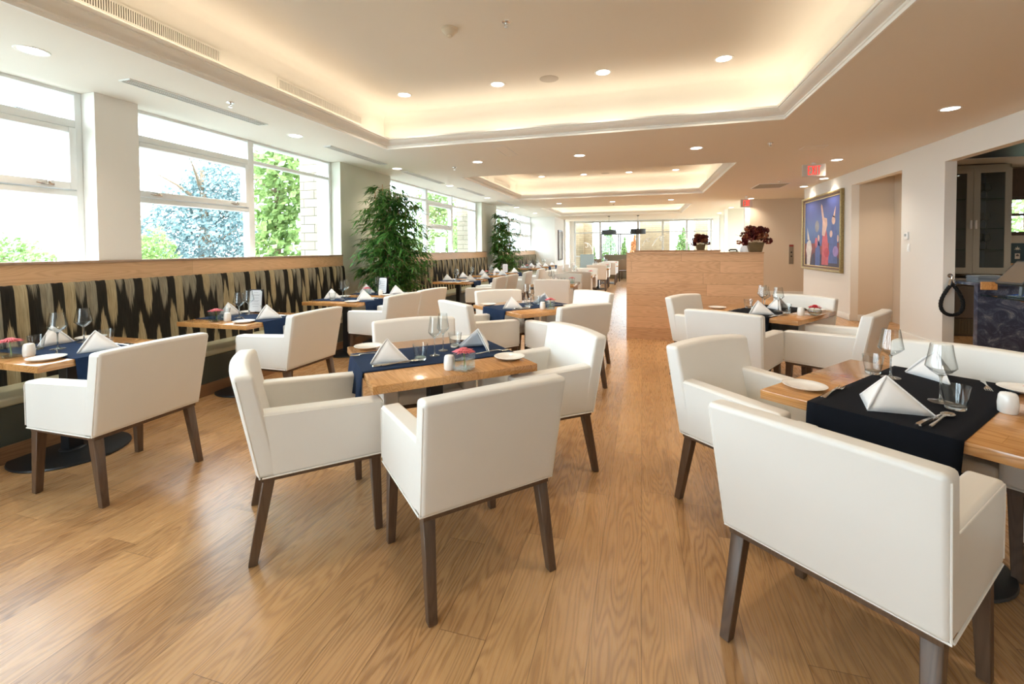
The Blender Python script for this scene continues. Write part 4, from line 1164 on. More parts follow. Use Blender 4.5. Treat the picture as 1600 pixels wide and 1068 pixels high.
def grille(x, y0, y1, label):
    r = empty('air_grille', (x, (y0 + y1) / 2, 3.205)); tag(r, label, 'air vent', 'air grilles in the ceiling trays'); h = (y1 - y0) / 2
    m = MB(); m.box(0, 0.006, -h - .02, h + .02, -0.06, -0.045); m.box(0, 0.006, -h - .02, h + .02, 0.045, 0.06); m.box(0, 0.006, -h - .02, -h, -0.045, 0.045); m.box(0, 0.006, h, h + .02, -0.045, 0.045)
    n = int((y1 - y0) / 0.016)
    for k in range(n): yy = -h + (k + .5) * (2 * h) / n; m.box(0.001, 0.006, yy - 0.004, yy + 0.004, -0.045, 0.045)
    m.build('louvre_frame', CEILP, r)
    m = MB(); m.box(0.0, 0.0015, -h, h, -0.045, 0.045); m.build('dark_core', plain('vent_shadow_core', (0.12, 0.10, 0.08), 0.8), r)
def flip_grille(o): o.rotation_euler = (0, 0, PI); o.location.z = 3.235
grille(1.676, 4.05, 5.45, 'slatted air grille on the right side of the near tray')
flip_grille([o for o in COL.objects if o.name.startswith('air_grille')][-1])
grille(-3.68, 1.75, 3.21, 'near slatted air grille on the left side of first tray'); grille(-3.68, 3.90, 5.34, 'far slatted air grille on the left side of first tray')
grille(-3.65, 9.1, 10.5, 'near air grille in the second ceiling tray'); grille(-3.65, 11.0, 12.4, 'far air grille in the second ceiling tray')
def sprinkler(x, y, z, label):
    r = empty('sprinkler_head', (x, y, z)); tag(r, label, 'sprinkler', 'ceiling sprinklers')
    m = MB(); m.lathe([(0.0, 0.0), (0.038, 0.0), (0.036, -0.006), (0.015, -0.010), (0.0, -0.010)], 20); m.build('escutcheon', CHROME, r)
    m = MB(); m.lathe([(0.008, -0.01), (0.009, -0.03), (0.0, -0.03)], 10); m.tube([(-0.012, 0, -0.01), (-0.014, 0, -0.03), (0, 0, -0.045), (0.014, 0, -0.03), (0.012, 0, -0.01)], 0.0025, 6)
    m.lathe([(0.0, -0.045), (0.019, -0.046), (0.018, -0.048), (0.0, -0.048)], 12); m.build('nozzle', CHROME, r)
sprinkler(-3.88, 3.49, ZC, 'chrome sprinkler on the window side ceiling'); sprinkler(-1.158, 3.854, ZT, 'chrome sprinkler inside the near ceiling tray beside the smoke detector')
sprinkler(1.72, 7.04, ZC, 'sprinkler on the ceiling at right of the near tray'); sprinkler(-3.2, 7.4, ZC, 'sprinkler beyond the near tray at left'); sprinkler(2.9, 11.1, ZC, 'sprinkler near the exit sign'); sprinkler(-0.9, 15.1, ZC, 'far sprinkler in the middle of the ceiling'); sprinkler(-1.0, 9.6, ZT, 'sprinkler inside the second ceiling tray')
m = MB(); m.lathe([(0.0, 0.0), (0.075, 0.0), (0.073, -0.022), (0.055, -0.032), (0.040, -0.058), (0.030, -0.062), (0.0, -0.062)], 28)
m.lathe([(0.022, -0.062), (0.022, -0.066), (0.018, -0.078), (0.0, -0.080)], 20)
o = m.build('smoke_detector', plain('cream_plastic', (0.72, 0.66, 0.55), 0.4)); o.location = (-1.69, 3.825, ZT); tag(o, 'cream smoke detector on the ceiling of the near tray', 'smoke detector')
m = MB(); m.lathe([(0.0, -0.006), (0.10, -0.006), (0.112, -0.003), (0.112, 0.0), (0.0, 0.0)], 36); o = m.build('ceiling_speaker', plain('speaker_grille', (0.60, 0.56, 0.50), 0.8)); o.location = (-1.06, 5.28, ZT); tag(o, 'round flush speaker between the downlights of the near tray', 'speaker', 'ceiling speakers')
c = o.copy(); COL.objects.link(c); c.location = (-0.95, 12.35, ZT); c['label'] = 'round flush speaker in the second ceiling tray'
def hatch(x0, x1, y0, y1, label, mat, d=0.012):
    r = empty('ceiling_hatch', ((x0 + x1) / 2, (y0 + y1) / 2, ZC)); tag(r, label, 'ceiling panel'); a, b = (x1 - x0) / 2, (y1 - y0) / 2
    m = MB()
    for q in ((-a, a, -b, -b + .015), (-a, a, b - .015, b), (-a, -a + .015, -b + .015, b - .015), (a - .015, a, -b + .015, b - .015)): m.box(q[0], q[1], q[2], q[3], -d, 0)
    m.build('frame', TRIMP, r); m = MB(); m.box(-a + .02, a - .02, -b + .02, b - .02, -d * .5, 0); m.build('panel', mat, r)
hatch(2.25, 2.56, 7.42, 7.68, 'small square access hatch in the ceiling near the exit sign', CEILP, 0.004)
hatch(2.58, 3.24, 11.5, 12.35, 'grey return air grille in the ceiling by the right wall', plain('grey_egg_crate', (0.42, 0.42, 0.36), 0.7))
hatch(-2.05, -1.85, 6.05, 6.75, 'narrow access panel just beyond the near ceiling tray', CEILP, 0.004)
hatch(4.6, 5.6, 7.2, 8.4, 'dark ceiling vent over the bar', BLACKM) 
for o in list(COL.objects):
    if o.name.startswith('ceiling_hatch') and o.get('label', '').startswith('dark ceiling vent'): o.location.z = 2.758

# ------------------------------------------------------------------ exit signs
def exit_sign(x, y, z1, w_, h, label):
    r = empty('exit_sign', (x, y, z1)); tag(r, label, 'exit sign', 'red exit signs')
    m = MB(); m.box(-w_ / 2, w_ / 2, 0, 0.05, -h, 0, 0, 0.003, 1); m.build('housing', plain('exit_housing', (0.62, 0.56, 0.50), 0.4), r)
    m = MB(); m.lathe([(0.0, 0.0), (0.03, 0.0), (0.03, ZC - z1 - 0.002), (0.0, ZC - z1 - 0.002)], 16, (0, 0.025, 0)); m.build('canopy', TRIMP, r)
    m = MB(); cw = w_ * 0.135; H = h * 0.74; s = cw * 0.30; gap = w_ * 0.035; b = -h * 0.87; x0 = -(cw * 3 + s * 1.0 + gap * 3) / 2; y_ = -0.0015
    def bar(p, q, t):
        p, q = Vector((p[0], 0, p[1])), Vector((q[0], 0, q[1])); d = (q - p).normalized(); n = Vector((-d.z, 0, d.x)) * t / 2
        v = [p - n, q - n, q + n, p + n]; m.add([Vector((a.x, y_, a.z)) for a in v] + [Vector((a.x, 0.0, a.z)) for a in v], [(0, 1, 2, 3), (0, 4, 5, 1), (1, 5, 6, 2), (2, 6, 7, 3), (3, 7, 4, 0)])
    e = x0 + s / 2; bar((e, b), (e, b + H), s)
    for zz in (b + s / 2 * .9, b + H / 2, b + H - s / 2 * .9): bar((x0, zz), (x0 + cw * (0.85 if abs(zz - b - H / 2) < 1e-6 else 1), zz), s * 0.9)
    x1 = x0 + cw + gap; bar((x1 + s * .45, b), (x1 + cw - s * .45, b + H), s); bar((x1 + cw - s * .45, b), (x1 + s * .45, b + H), s)
    x2 = x1 + cw + gap; bar((x2 + s / 2, b), (x2 + s / 2, b + H), s)
    x3 = x2 + s + gap; bar((x3, b + H - s * .45), (x3 + cw, b + H - s * .45), s * .9); bar((x3 + cw / 2, b), (x3 + cw / 2, b + H), s)
    m.build('letters', REDG, r)
exit_sign(2.84, 8.87, 2.865, 0.345, 0.205, 'near red EXIT sign hanging from the ceiling at right')
exit_sign(2.83, 14.0, 2.80, 0.30, 0.22, 'distant red EXIT sign above the dried bouquet')

# ------------------------------------------------------------------ painting on the right wall
r = empty('framed_painting', (XR - 0.003, 11.705, 1.77)); tag(r, 'large figurative painting in a gilt frame on the right wall', 'painting')
hy, hz = 1.145, 0.862
def tow(m):  # (a, b, h) -> wall plane; a runs towards the camera's left (+y)
    m.v = [(-v[2], v[0], v[1]) for v in m.v]; return m
m = MB(); ringsweep(m, (-hy + 0.11, hy - 0.11, -hz + 0.11, hz - 0.11), [(0.0, 0.018), (0.0, 0.03), (0.012, 0.036), (0.022, 0.03)]); tow(m).build('inner_gilt', plain('bright_gilt', (0.62, 0.48, 0.26), 0.35, 0.7, var=0.5, scale=60), r)
m = MB(); ringsweep(m, (-hy + 0.088, hy - 0.088, -hz + 0.088, hz - 0.088), [(0.0, 0.03), (0.02, 0.045), (0.035, 0.05)]); tow(m).build('dark_band', plain('dark_brown_band', (0.10, 0.04, 0.02), 0.4, var=0.3), r)
m = MB(); ringsweep(m, (-hy + 0.055, hy - 0.055, -hz + 0.055, hz - 0.055), [(0.0, 0.05), (0.012, 0.066), (0.04, 0.07), (0.055, 0.055), (0.055, 0.0)]); tow(m).build('outer_gilt', plain('aged_gilt', (0.36, 0.28, 0.13), 0.4, 0.6, var=0.6, scale=40), r)
mm, nt, b = newmat('painted_canvas'); n = N(nt); cx_, cy_, cz_ = n.sep(n.obj())
t = n.math('MULTIPLY_ADD', cz_, 0.62, 0.5); nz = n.noise(n.obj(), 2.2, 4)
t2 = n.math('ADD', t, n.math('MULTIPLY', n.math('SUBTRACT', nz, 0.5), 0.25))
sky = n.ramp(t2, [(0.25, (0.03, 0.065, 0.22)), (0.55, (0.075, 0.14, 0.36)), (0.8, (0.06, 0.085, 0.30))])
grd = n.ramp(n.math('ADD', t, n.math('MULTIPLY', nz, 0.1)), [(0.02, (0.02, 0.01, 0.012)), (0.15, (0.06, 0.012, 0.02)), (0.30, (0.20, 0.03, 0.035))])
n.link(n.mix(n.math('LESS_THAN', cz_, -0.24), sky, grd), b.inputs['Base Color']); b.inputs['Roughness'].default_value = 0.5
m = MB(); m.box(-hy + .1, hy - .1, -hz + .1, hz - .1, 0.004, 0.02); tow(m).build('canvas', mm, r)
W2, H2 = 2 * hy - 0.22, 2 * hz - 0.22
def fig(name, mat, shapes, h):
    """painted shapes: u from the left edge, v from the bottom edge of the canvas"""
    m = MB()
    for pts in shapes: m.add([((0.5 - u) * W2, (v - 0.5) * H2, h) for u, v in pts], [tuple(range(len(pts)))])
    tow(m).build(name, mat, r)
def ell(u, v, a, b, n=18): return [(u + a * math.cos(2 * PI * k / n), v + b * math.sin(2 * PI * k / n)) for k in range(n)]
pc = lambda nm, c: plain(nm, c, 0.5, var=0.45, scale=9)
fig('white_robed_figure', pc('paint_white', (0.62, 0.58, 0.56)), [[(0.07, 0.0), (0.17, 0.0), (0.19, 0.12), (0.23, 0.26), (0.19, 0.38), (0.14, 0.40), (0.07, 0.36), (0.04, 0.24), (0.07, 0.15)], [(0.085, 0.40), (0.155, 0.40), (0.075, 0.60)]], 0.0212)
fig('blue_figures', pc('paint_blue', (0.06, 0.10, 0.32)), [[(0.70, 0.05), (0.93, 0.05), (0.92, 0.45), (0.88, 0.58), (0.78, 0.60), (0.73, 0.40)], [(0.33, 0.0), (0.47, 0.0), (0.48, 0.22), (0.44, 0.40), (0.37, 0.44), (0.33, 0.20)], [(0.42, 0.30), (0.52, 0.30), (0.50, 0.50), (0.44, 0.52)]], 0.0214)
fig('red_figure', pc('paint_red', (0.50, 0.08, 0.11)), [[(0.52, 0.02), (0.70, 0.02), (0.71, 0.20), (0.68, 0.40), (0.63, 0.58), (0.56, 0.56), (0.53, 0.34)], ell(0.36, 0.35, 0.035, 0.08)], 0.0216)
fig('red_ball', pc('paint_crimson', (0.40, 0.03, 0.06)), [ell(0.66, 0.20, 0.07, 0.07)], 0.0222)
fig('dark_shapes', pc('paint_dark', (0.03, 0.02, 0.06)), [[(0.46, 0.0), (0.56, 0.0), (0.54, 0.16), (0.48, 0.18)], [(0.70, 0.0), (0.98, 0.0), (0.98, 0.12), (0.80, 0.16), (0.70, 0.10)], [(0.20, 0.0), (0.31, 0.0), (0.31, 0.2), (0.24, 0.16)]], 0.0211)
fig('pale_figures', pc('paint_flesh', (0.62, 0.42, 0.36)), [[(0.53, 0.46), (0.60, 0.44), (0.67, 0.60), (0.66, 0.70), (0.58, 0.72), (0.53, 0.90), (0.50, 0.93), (0.49, 0.88), (0.54, 0.66)]], 0.0218)
for k_, e_ in enumerate((ell(0.83, 0.66, 0.045, 0.06), [(0.81, 0.70), (0.86, 0.70), (0.88, 0.86)], ell(0.77, 0.47, 0.035, 0.05), ell(0.94, 0.40, 0.02, 0.05), ell(0.43, 0.42, 0.025, 0.05))): fig('pale_figure', bpy.data.materials['paint_flesh'], [e_], 0.0218)
fig('grey_disc', pc('paint_grey', (0.22, 0.22, 0.25)), [ell(0.38, 0.60, 0.06, 0.09)], 0.0213)
fig('violet_ball', pc('paint_violet', (0.30, 0.20, 0.50)), [ell(0.885, 0.22, 0.07, 0.075)], 0.0219)

# ------------------------------------------------------------------ wall fittings
r = empty('thermostat', (XR, 8.33, 1.61)); tag(r, 'white thermostat on the right pier beside the bar', 'thermostat')
m = MB(); m.box(-0.022, 0, -0.055, 0.055, -0.06, 0.06, 0, 0.005, 2); m.build('case', CHINA, r); m = MB(); m.box(-0.024, -0.022, -0.03, 0.025, -0.01, 0.03); m.build('display', plain('grey_display', (0.25, 0.27, 0.25), 0.3), r)
r = empty('light_switch', (XR, 8.27, 1.43)); tag(r, 'white switch plate under the thermostat', 'light switch')
m = MB(); m.box(-0.006, 0, -0.035, 0.035, -0.06, 0.06, 0, 0.002, 1); m.build('plate', CHINA, r); m = MB(); m.box(-0.011, -0.006, -0.016, 0.016, -0.033, 0.033, 0, 0.002, 1); m.build('rocker', CHINA, r)
r = empty('lift_call_panel', (4.29, 15.2, 1.23)); tag(r, 'steel lift call panel on the lobby wall', 'lift panel')
m = MB(); m.box(-0.06, 0.06, -0.012, 0, -0.29, 0.29, 0, 0.003, 1); m.build('plate', plain('brushed_steel', (0.35, 0.31, 0.25), 0.35, 0.6), r)
m = MB(); m.box(-0.055, 0.055, -0.014, -0.012, 0.235, 0.28); m.build('red_notice', plain('red_notice', (0.35, 0.03, 0.03), 0.5), r)
m = MB()
for z in (-0.06, 0.06): m.lathe([(0.022, 0.0), (0.022, 0.006), (0.0, 0.007)], 16, T=Matrix.Translation((0, -0.012, z)) @ Matrix.Rotation(PI / 2, 4, 'X'))
m.build('call_button', BLACKM, r)
r = empty('tall_picture', (-3.83, 21.55, 1.6)); tag(r, 'tall narrow framed picture on the far left wall', 'picture')  # a framed print, no mirror glass
m = MB(); 
for q in ((0.0, 0.05, -0.55, -0.48, -0.72, 0.72), (0, 0.05, 0.48, 0.55, -0.72, 0.72), (0, 0.05, -0.48, 0.48, -0.72, -0.65), (0, 0.05, -0.48, 0.48, 0.65, 0.72)): m.box(*q)
m.build('dark_frame', DARKW, r); m = MB(); m.box(0, 0.02, -0.48, 0.48, -0.65, 0.65); m.build('print', plain('grey_beige_print', (0.42, 0.38, 0.32), 0.6, var=0.7, scale=3), r)

# rope loop on the pier end
r = empty('rope_barrier', (XR + 0.075, 7.45, 1.02)); tag(r, 'black twisted rope loop hanging from a chrome hook on the pier', 'rope barrier')
base = []
for k in range(60):
    t = 0.16 + (2 * PI - 0.32) * k / 59
    base.append(Vector((-0.165 * math.sin(t) * math.sin(t / 2) ** 1.1 - 0.0, -0.05, -0.07 - 0.43 * (0.5 - 0.5 * math.cos(t)))))
for _ in range(4): base = [base[0]] + [(base[i - 1] + base[i] * 2 + base[i + 1]) / 4 for i in range(1, 59)] + [base[-1]]
m = MB()
for st in range(3):
    pts = []
    for i in range(59 * 4):
        f = i / 4; q = base[int(f)].lerp(base[min(59, int(f) + 1)], f % 1); dd = (base[min(59, int(f) + 1)] - base[max(0, int(f) - 1 if int(f) else 0)]).normalized()
        a = f * 1.15 + st * 2 * PI / 3; u = dd.cross(Vector((0, 1, 0))).normalized()
        pts.append(q + (u * math.cos(a) + Vector((0, 1, 0)) * math.sin(a)) * 0.0115)
    m.tube(pts, 0.0125, 6)
m.build('rope', plain('black_rope', (0.010, 0.010, 0.011), 0.9, bump=0.5, bscale=400), r)
m = MB()
for s in (-1, 1): m.tube([(s * 0.030, -0.05, -0.10), (s * 0.012, -0.045, -0.02)], [0.022, 0.018], 12)
m.build('rope_end_cap', CHROME, r)
m = MB(); m.lathe([(0.0, 0.0), (0.03, 0.0), (0.03, 0.005), (0.0, 0.006)], 20, T=Matrix.Translation((0, 0, 0.03)) @ Matrix.Rotation(PI / 2, 4, 'X')); m.tube([(0, 0, 0.03), (0, -0.05, 0.025), (0, -0.06, 0.0), (0, -0.045, -0.02), (0, -0.03, 0.0)], 0.007, 8); m.build('hook', CHROME, r)

# ------------------------------------------------------------------ bar
m = MB(); m.box(4.07, 6.2, 7.05, 7.12, 0, 0.945); m.box(4.055, 6.2, 7.03, 7.60, 0.945, 0.98, 0, 0.003, 1)
tag(m.build('bar_counter', MARBLE), 'blue black marble bar counter behind the wall opening', 'bar counter')
GM = 'stacked striped menus'
for k in range(8):
    m = MB(); m.box(-0.15, 0.15, -0.11, 0.11, 0, 0.009, 0, 0.001, 1)
    o = m.build('menu_folder', slats('striped_grey_card_%d' % (k % 2), (0.16, 0.19, 0.22), (0.30, 0.33, 0.36), 'y', 0.02)); o.location = (4.30 + 0.006 * math.sin(k * 2), 7.30, 0.982 + k * 0.0105); o.rotation_euler = (0, 0, 0.05 * math.sin(k * 3))
    tag(o, ('bottom' if k == 0 else 'topmost' if k == 7 else num[k]) + ' grey striped folder of the stack on the marble bar' + ('' if k in (0, 7) else ', counted upward'), 'menu folder', GM)
m = MB(); m.box(4.08, 4.24, 7.005, 7.03, 0.90, 1.0, 0, 0.002, 1); tag(m.build('wooden_menu_holder', TABLEW), 'orange wooden holder at the corner of the marble bar', 'holder')
# till screen on a glass shelf
r = empty('till_screen', (3.985, 6.60, 1.0)); tag(r, 'tilted flat till screen on the glass shelf in the bar opening', 'till screen')
e1 = Vector((0.0, -1.0, 0.0)); e2 = Vector((0.62, 0.0, 0.78)).normalized(); e3 = e1.cross(e2)
if e3.x > 0: e3 = -e3
def slab(m, a0, a1, b0, b1, c0, c1, bev=0.0):
    P = []
    for c_ in (c0, c1):
        for a_, b_ in ((a0, b0), (a1, b0), (a1, b1), (a0, b1)): P.append(e1 * a_ + e2 * b_ + e3 * c_)
    m.hexa(P, 0, bev, 2)
m = MB(); slab(m, 0, 0.40, 0, 0.33, 0.0, 0.032, 0.004); m.build('bezel', plain('dark_grey_plastic', (0.05, 0.06, 0.065), 0.35), r)
m = MB(); slab(m, 0.02, 0.38, 0.022, 0.31, 0.0325, 0.0335); m.build('screen', plain('reflection_brown_screen', (0.16, 0.13, 0.10), 0.12), r)  # grey-brown reflection is put into the screen colour
m = MB(); m.box(0.06, 0.16, -0.25, -0.06, -0.135, -0.12, 0, 0.003, 1); m.tube([(0.11, -0.18, -0.12), (0.12, -0.18, 0.03), (0.13, -0.18, 0.12)], 0.02, 10); m.build('stand', plain('grey_stand', (0.12, 0.15, 0.17), 0.3), r)
m = MB(); m.box(XR - 0.0, 4.45, 6.10, 6.75, 0.85, 0.862); m.build('x', SHELFG).name = 'glass_shelf'
o = bpy.data.objects['glass_shelf']; tag(o, 'green edged glass shelf carrying the till screen', 'shelf')
m = MB(); m.tube([(4.12, 6.55, 0.846), (4.30, 6.42, 0.76), (4.62, 6.25, 0.60)], 0.016, 8); m.build('bracket', BRICK2 if False else plain('copper_bracket', (0.35, 0.14, 0.05), 0.4, 0.3), o)
m = MB()
for k in range(5): m.tube([(4.05 + k * .012, 6.55 - k * 0.05, 0.875), (4.12, 6.45 - k * .03, 0.90 + .01 * k), (4.2, 6.35, 0.875), (4.28, 6.2 + k * .03, 0.88), (4.36, 6.25, 0.95)], 0.004, 6)
tag(m.build('cable_bundle', plain('blue_cable', (0.02, 0.10, 0.35), 0.5)), 'blue data cables under the till screen', 'cables', kind='stuff')
# glazed cabinet with glasses
r = empty('glazed_cabinet', (5.08, 9.0, 0)); tag(r, 'taupe wall cabinet with glass doors behind the bar', 'cabinet')
m = MB(); 
for q in ((-0.42, -0.40, 0, 0.55, 1.0, 2.74), (0.49, 0.51, 0, 0.55, 1.0, 2.74), (-0.42, 0.51, 0.52, 0.55, 1.0, 2.74), (-0.42, 0.51, 0, 0.55, 1.0, 1.02), (-0.42, 0.51, 0, 0.55, 2.68, 2.74), (0.02, 0.035, 0.02, 0.52, 1.02, 2.68)): m.box(*q)
m.build('carcass', CABP, r)
m = MB(); m.box(-0.40, 0.49, 0.505, 0.52, 1.02, 2.68); m.build('back_board', plain('reflection_grey_board', (0.30, 0.36, 0.42), 0.3), r)  # board colour carries the blue-grey reflection of the door glass
for x0, x1, hx in ((-0.42, 0.022, -0.01), (0.028, 0.51, 0.055)):
    m = MB()
    for q in ((x0, x0 + 0.085, 1.0, 2.68), (x1 - 0.085, x1, 1.0, 2.68), (x0 + .085, x1 - .085, 1.0, 1.10), (x0 + .085, x1 - .085, 2.61, 2.68)): m.box(q[0], q[1], -0.022, 0, q[2], q[3])
    dd = m.build('door', CABP, r)
    m = MB(); m.box(x0 + .08, x1 - .08, -0.012, -0.008, 1.09, 2.62); m.build('door_glass', SMOKE, dd)
    m = MB(); m.box(hx - 0.012, hx + 0.012, -0.045, -0.022, 1.72, 1.86, 0, 0.003, 1); m.build('handle', TRIMP, dd)
m = MB()
for z in (1.38, 1.72, 2.2): m.box(-0.40, 0.49, 0.03, 0.50, z, z + 0.01)
m.build('glass_shelf', SHELFG, r)
GC = 'glasses in the bar cabinet'; ordn = ['first', 'second', 'third', 'fourth', 'fifth']
shv = {1.39: 'lowest', 1.73: 'middle', 2.21: 'top'}
for z, nm in shv.items():
    for i, x in enumerate((-0.33, -0.24, 0.16, 0.25, 0.34)):
        WINE.put((5.08 + x, 9.22, z), 0, ordn[i] + ' glass from left on the ' + nm + ' cabinet shelf', GC)
m = MB(); m.box(4.62, 6.4, 8.85, 9.6, 0.90, 0.93, 0, 0.003, 1); tag(m.build('back_counter', plain('grey_stone', (0.30, 0.28, 0.25), 0.3)), 'grey stone back counter under the glazed cabinet', 'counter')
r = empty('bar_fridge', (5.0, 8.9, 0)); tag(r, 'stainless under counter fridge with a vent grille at its foot', 'fridge')
m = MB(); m.box(-0.34, 0.36, 0, 0.6, 0.0, 0.89); m.build('body', plain('dark_stainless', (0.16, 0.14, 0.12), 0.3, 0.7), r)
m = MB(); m.box(-0.33, 0.35, -0.03, 0, 0.30, 0.80, 0, 0.004, 1); m.box(-0.33, 0.35, -0.03, 0, 0.82, 0.885, 0, 0.004, 1); m.build('door', plain('stainless', (0.28, 0.24, 0.2), 0.3, 0.8), r)
m = MB(); m.box(-0.33, 0.35, -0.02, -0.0, 0.03, 0.28)
for i in range(17):
    for j in range(6): m.box(-0.32 + i * 0.04, -0.32 + i * 0.04 + 0.028, -0.028, -0.02, 0.04 + j * 0.04, 0.04 + j * 0.04 + 0.028)
m.build('vent_grille', plain('bronze_grille', (0.18, 0.15, 0.10), 0.4, 0.5), r)
# bar window, ledge, award plaque and photo frame
g = struct(empty('window_7')); m = MB()
for q in ((5.66, 5.72, 1.62, 2.26), (6.5, 6.56, 1.62, 2.26), (5.72, 6.5, 1.62, 1.68), (5.72, 6.5, 1.95, 1.99), (5.72, 6.5, 2.22, 2.26)): m.box(q[0], q[1], 9.60, 9.70, q[2], q[3])
m.build('window_frame', DARKW, g); m = MB(); m.box(5.7, 6.5, 9.655, 9.66, 1.66, 2.24); m.build('glass_pane', GLASS, g)
m = MB(); m.box(5.62, 6.8, 9.30, 9.62, 1.13, 1.16, 0, 0.003, 1); tag(m.build('wall_shelf', LEDGEW), 'pale wooden shelf beside the glazed cabinet', 'shelf')
m = MB(); m.box(5.62, 6.8, 9.55, 9.62, 2.26, 2.74); tag(m.build('wooden_valance', DARKW), 'dark brown wooden valance over the bar window', 'valance')
r = empty('award_plaque', (5.93, 9.40, 1.16)); tag(r, 'dark teal award plaque with a pale leaf and small portrait', 'plaque')
m = MB(); m.box(-0.11, 0.11, -0.01, 0.01, 0, 0.33, 0, 0.003, 1); m.build('board', plain('teal_board', (0.03, 0.07, 0.09), 0.4), r)
m = MB(); pts = []
for k, (ra) in enumerate([0.05, 0.018, 0.04, 0.02, 0.048, 0.016, 0.03, 0.006, 0.03, 0.016, 0.048, 0.02, 0.04, 0.018]):
    a = PI / 2 + 2 * PI * k / 14; pts.append((math.cos(a) * ra, math.sin(a) * ra + 0.235))
m.add([(a, -0.0112, b_) for a, b_ in pts] , [tuple(range(14))]); m.build('leaf_emblem', plain('pale_gold', (0.62, 0.60, 0.50), 0.4), r)
m = MB(); m.box(-0.032, 0.032, -0.0125, -0.0105, 0.07, 0.16); m.build('portrait_card', plain('portrait_card', (0.65, 0.58, 0.50), 0.5, var=0.3, scale=40), r)
m = MB(); m.lathe([(0.0, 0), (0.018, 0.0), (0.02, 0.02), (0.0, 0.035)], 12, T=Matrix.Translation((0, -0.0126, 0.115)) @ Matrix.Scale(0.05, 4, (0, 1, 0)) ); m.build('portrait', plain('portrait_dark', (0.08, 0.06, 0.06), 0.5), r)
r = empty('photo_frame', (5.72, 9.52, 1.16)); tag(r, 'white photo frame leaning behind the award plaque', 'photo frame')
m = MB(); m.box(-0.07, 0.10, -0.012, 0.012, 0, 0.46, 0, 0.003, 1); m.build('frame', BLACKM, r); m = MB(); m.box(-0.055, 0.085, -0.014, -0.012, 0.02, 0.44); m.build('mount', plain('white_mount', (0.6, 0.62, 0.65), 0.5), r)
m = MB(); m.lathe([(0.0, 0), (0.05, 0.0), (0.055, 0.06), (0.04, 0.12), (0.0, 0.13)], 20); o = m.build('ice_bucket', CHROME); o.location = (5.78, 9.12, 0.93); tag(o, 'small chrome bucket on the back counter', 'bucket')

# ------------------------------------------------------------------ far dining area
def drum(x, y, z0, z1, R, label, mat):
    r = empty('pendant_lamp', (x, y, z0)); tag(r, label, 'pendant lamp', 'black drum pendants'); h = z1 - z0
    m = MB(); m.lathe([(R, 0), (R, h), (R - 0.006, h), (R - 0.006, 0), (R, 0)], 40); m.build('shade', mat, r)
    m = MB(); m.lathe([(0.0, 0.02), (R - 0.01, 0.02)], 32); m.build('diffuser', plain('diffuser_white', (0.5, 0.5, 0.5), 0.6), r)
    m = MB(); m.tube([(0, 0, h * .5), (0, 0, ZC - z0 - 0.02)], 0.005, 6); m.lathe([(0.0, ZC - z0 - 0.03), (0.05, ZC - z0 - 0.03), (0.05, ZC - z0 - .001), (0.0, ZC - z0 - .001)], 16); m.build('rod', BLACKM, r)
drum(-1.44, 20.8, 2.06, 2.27, 0.33, 'greyish black drum pendant at left over the far tables', plain('grey_black_shade', (0.06, 0.075, 0.085), 0.7))
drum(-0.17, 20.8, 2.07, 2.29, 0.33, 'black drum pendant at right over the far tables', plain('black_shade', (0.012, 0.012, 0.012), 0.6))
def dark_chair(x, y, a, label):
    r = empty('dark_dining_chair', (x, y, 0), rz(a - 90)); tag(r, label, 'chair', 'dark chairs of the far room')
    m = MB(); m.box(-0.22, 0.22, -0.21, 0.22, 0.43, 0.48, 0, 0.01, 2); m.build('seat', plain('brown_seat', (0.10, 0.06, 0.035), 0.5), r)
    m = MB(); m.hexa([(-.21, -.22, .5), (.21, -.22, .5), (.21, -.19, .5), (-.21, -.19, .5), (-.21, -.28, .95), (.21, -.28, .95), (.21, -.25, .95), (-.21, -.25, .95)], 0, 0.008, 2); m.build('backrest', plain('brown_back', (0.22, 0.15, 0.09), 0.5), r)
    for sx in (-1, 1):
        for sy in (-1, 1): m = MB(); m.box(sx * .19 - .018, sx * .19 + .018, sy * .19 - .018, sy * .19 + .018, 0, 0.43); m.build('leg', DARKW, r)
dark_chair(-0.75, 20.0, 90, 'brown backed chair before the dark far table, left'); dark_chair(-0.70, 21.4, -90, 'brown chair facing camera at the dark far table'); dark_chair(-2.0, 21.2, 90, 'brown chair left of the far pendant lamps')
r = empty('dark_table', (0.0, 20.7, 0)); tag(r, 'black topped table at the far end of the aisle', 'table')
m = MB(); m.box(-0.45, 0.45, -0.4, 0.4, 0.71, 0.75); m.build('tabletop', BLACKM, r)
for sx in (-1, 1):
    for sy in (-1, 1): m = MB(); m.box(sx * .40 - .03, sx * .40 + .03, sy * .35 - .03, sy * .35 + .03, 0, 0.71); m.build('leg', BLACKM, r)
m = MB(); m.box(-1.75, -0.55, 22.2, 22.32, 0.0, 1.12, 0, 0.02, 2); m.box(-1.75, -0.55, 21.75, 22.2, 0.0, 0.45, 0, 0.03, 2); tag(m.build('high_back_bench', plain('olive_brown_fabric', (0.20, 0.16, 0.10), 0.7)), 'olive brown high backed bench near the far doors', 'bench')
r = empty('wing_chair', (-2.35, 20.2, 0), rz(5)); tag(r, 'pale blue grey high backed chair at the far left', 'chair')
BG = plain('blue_grey_fabric', (0.36, 0.46, 0.48), 0.7)
m = MB(); m.box(-.30, .30, -0.34, -0.24, 0.25, 1.18, 0, 0.03, 3); m.build('backrest', BG, r); m = MB(); m.box(-.28, .28, -0.26, 0.30, 0.25, 0.46, 0, 0.03, 3); m.build('seat', BG, r)
for s in (-1, 1):
    m = MB(); m.box(s * .30 - .03, s * .30 + .03, -0.26, 0.28, 0.25, 0.65, 0, 0.02, 2); m.build('arm', BG, r)
    for q in (-.28, .25): m = MB(); m.box(s * .26 - .02, s * .26 + .02, q - .02, q + .02, 0, 0.25); m.build('leg', DARKW, r)
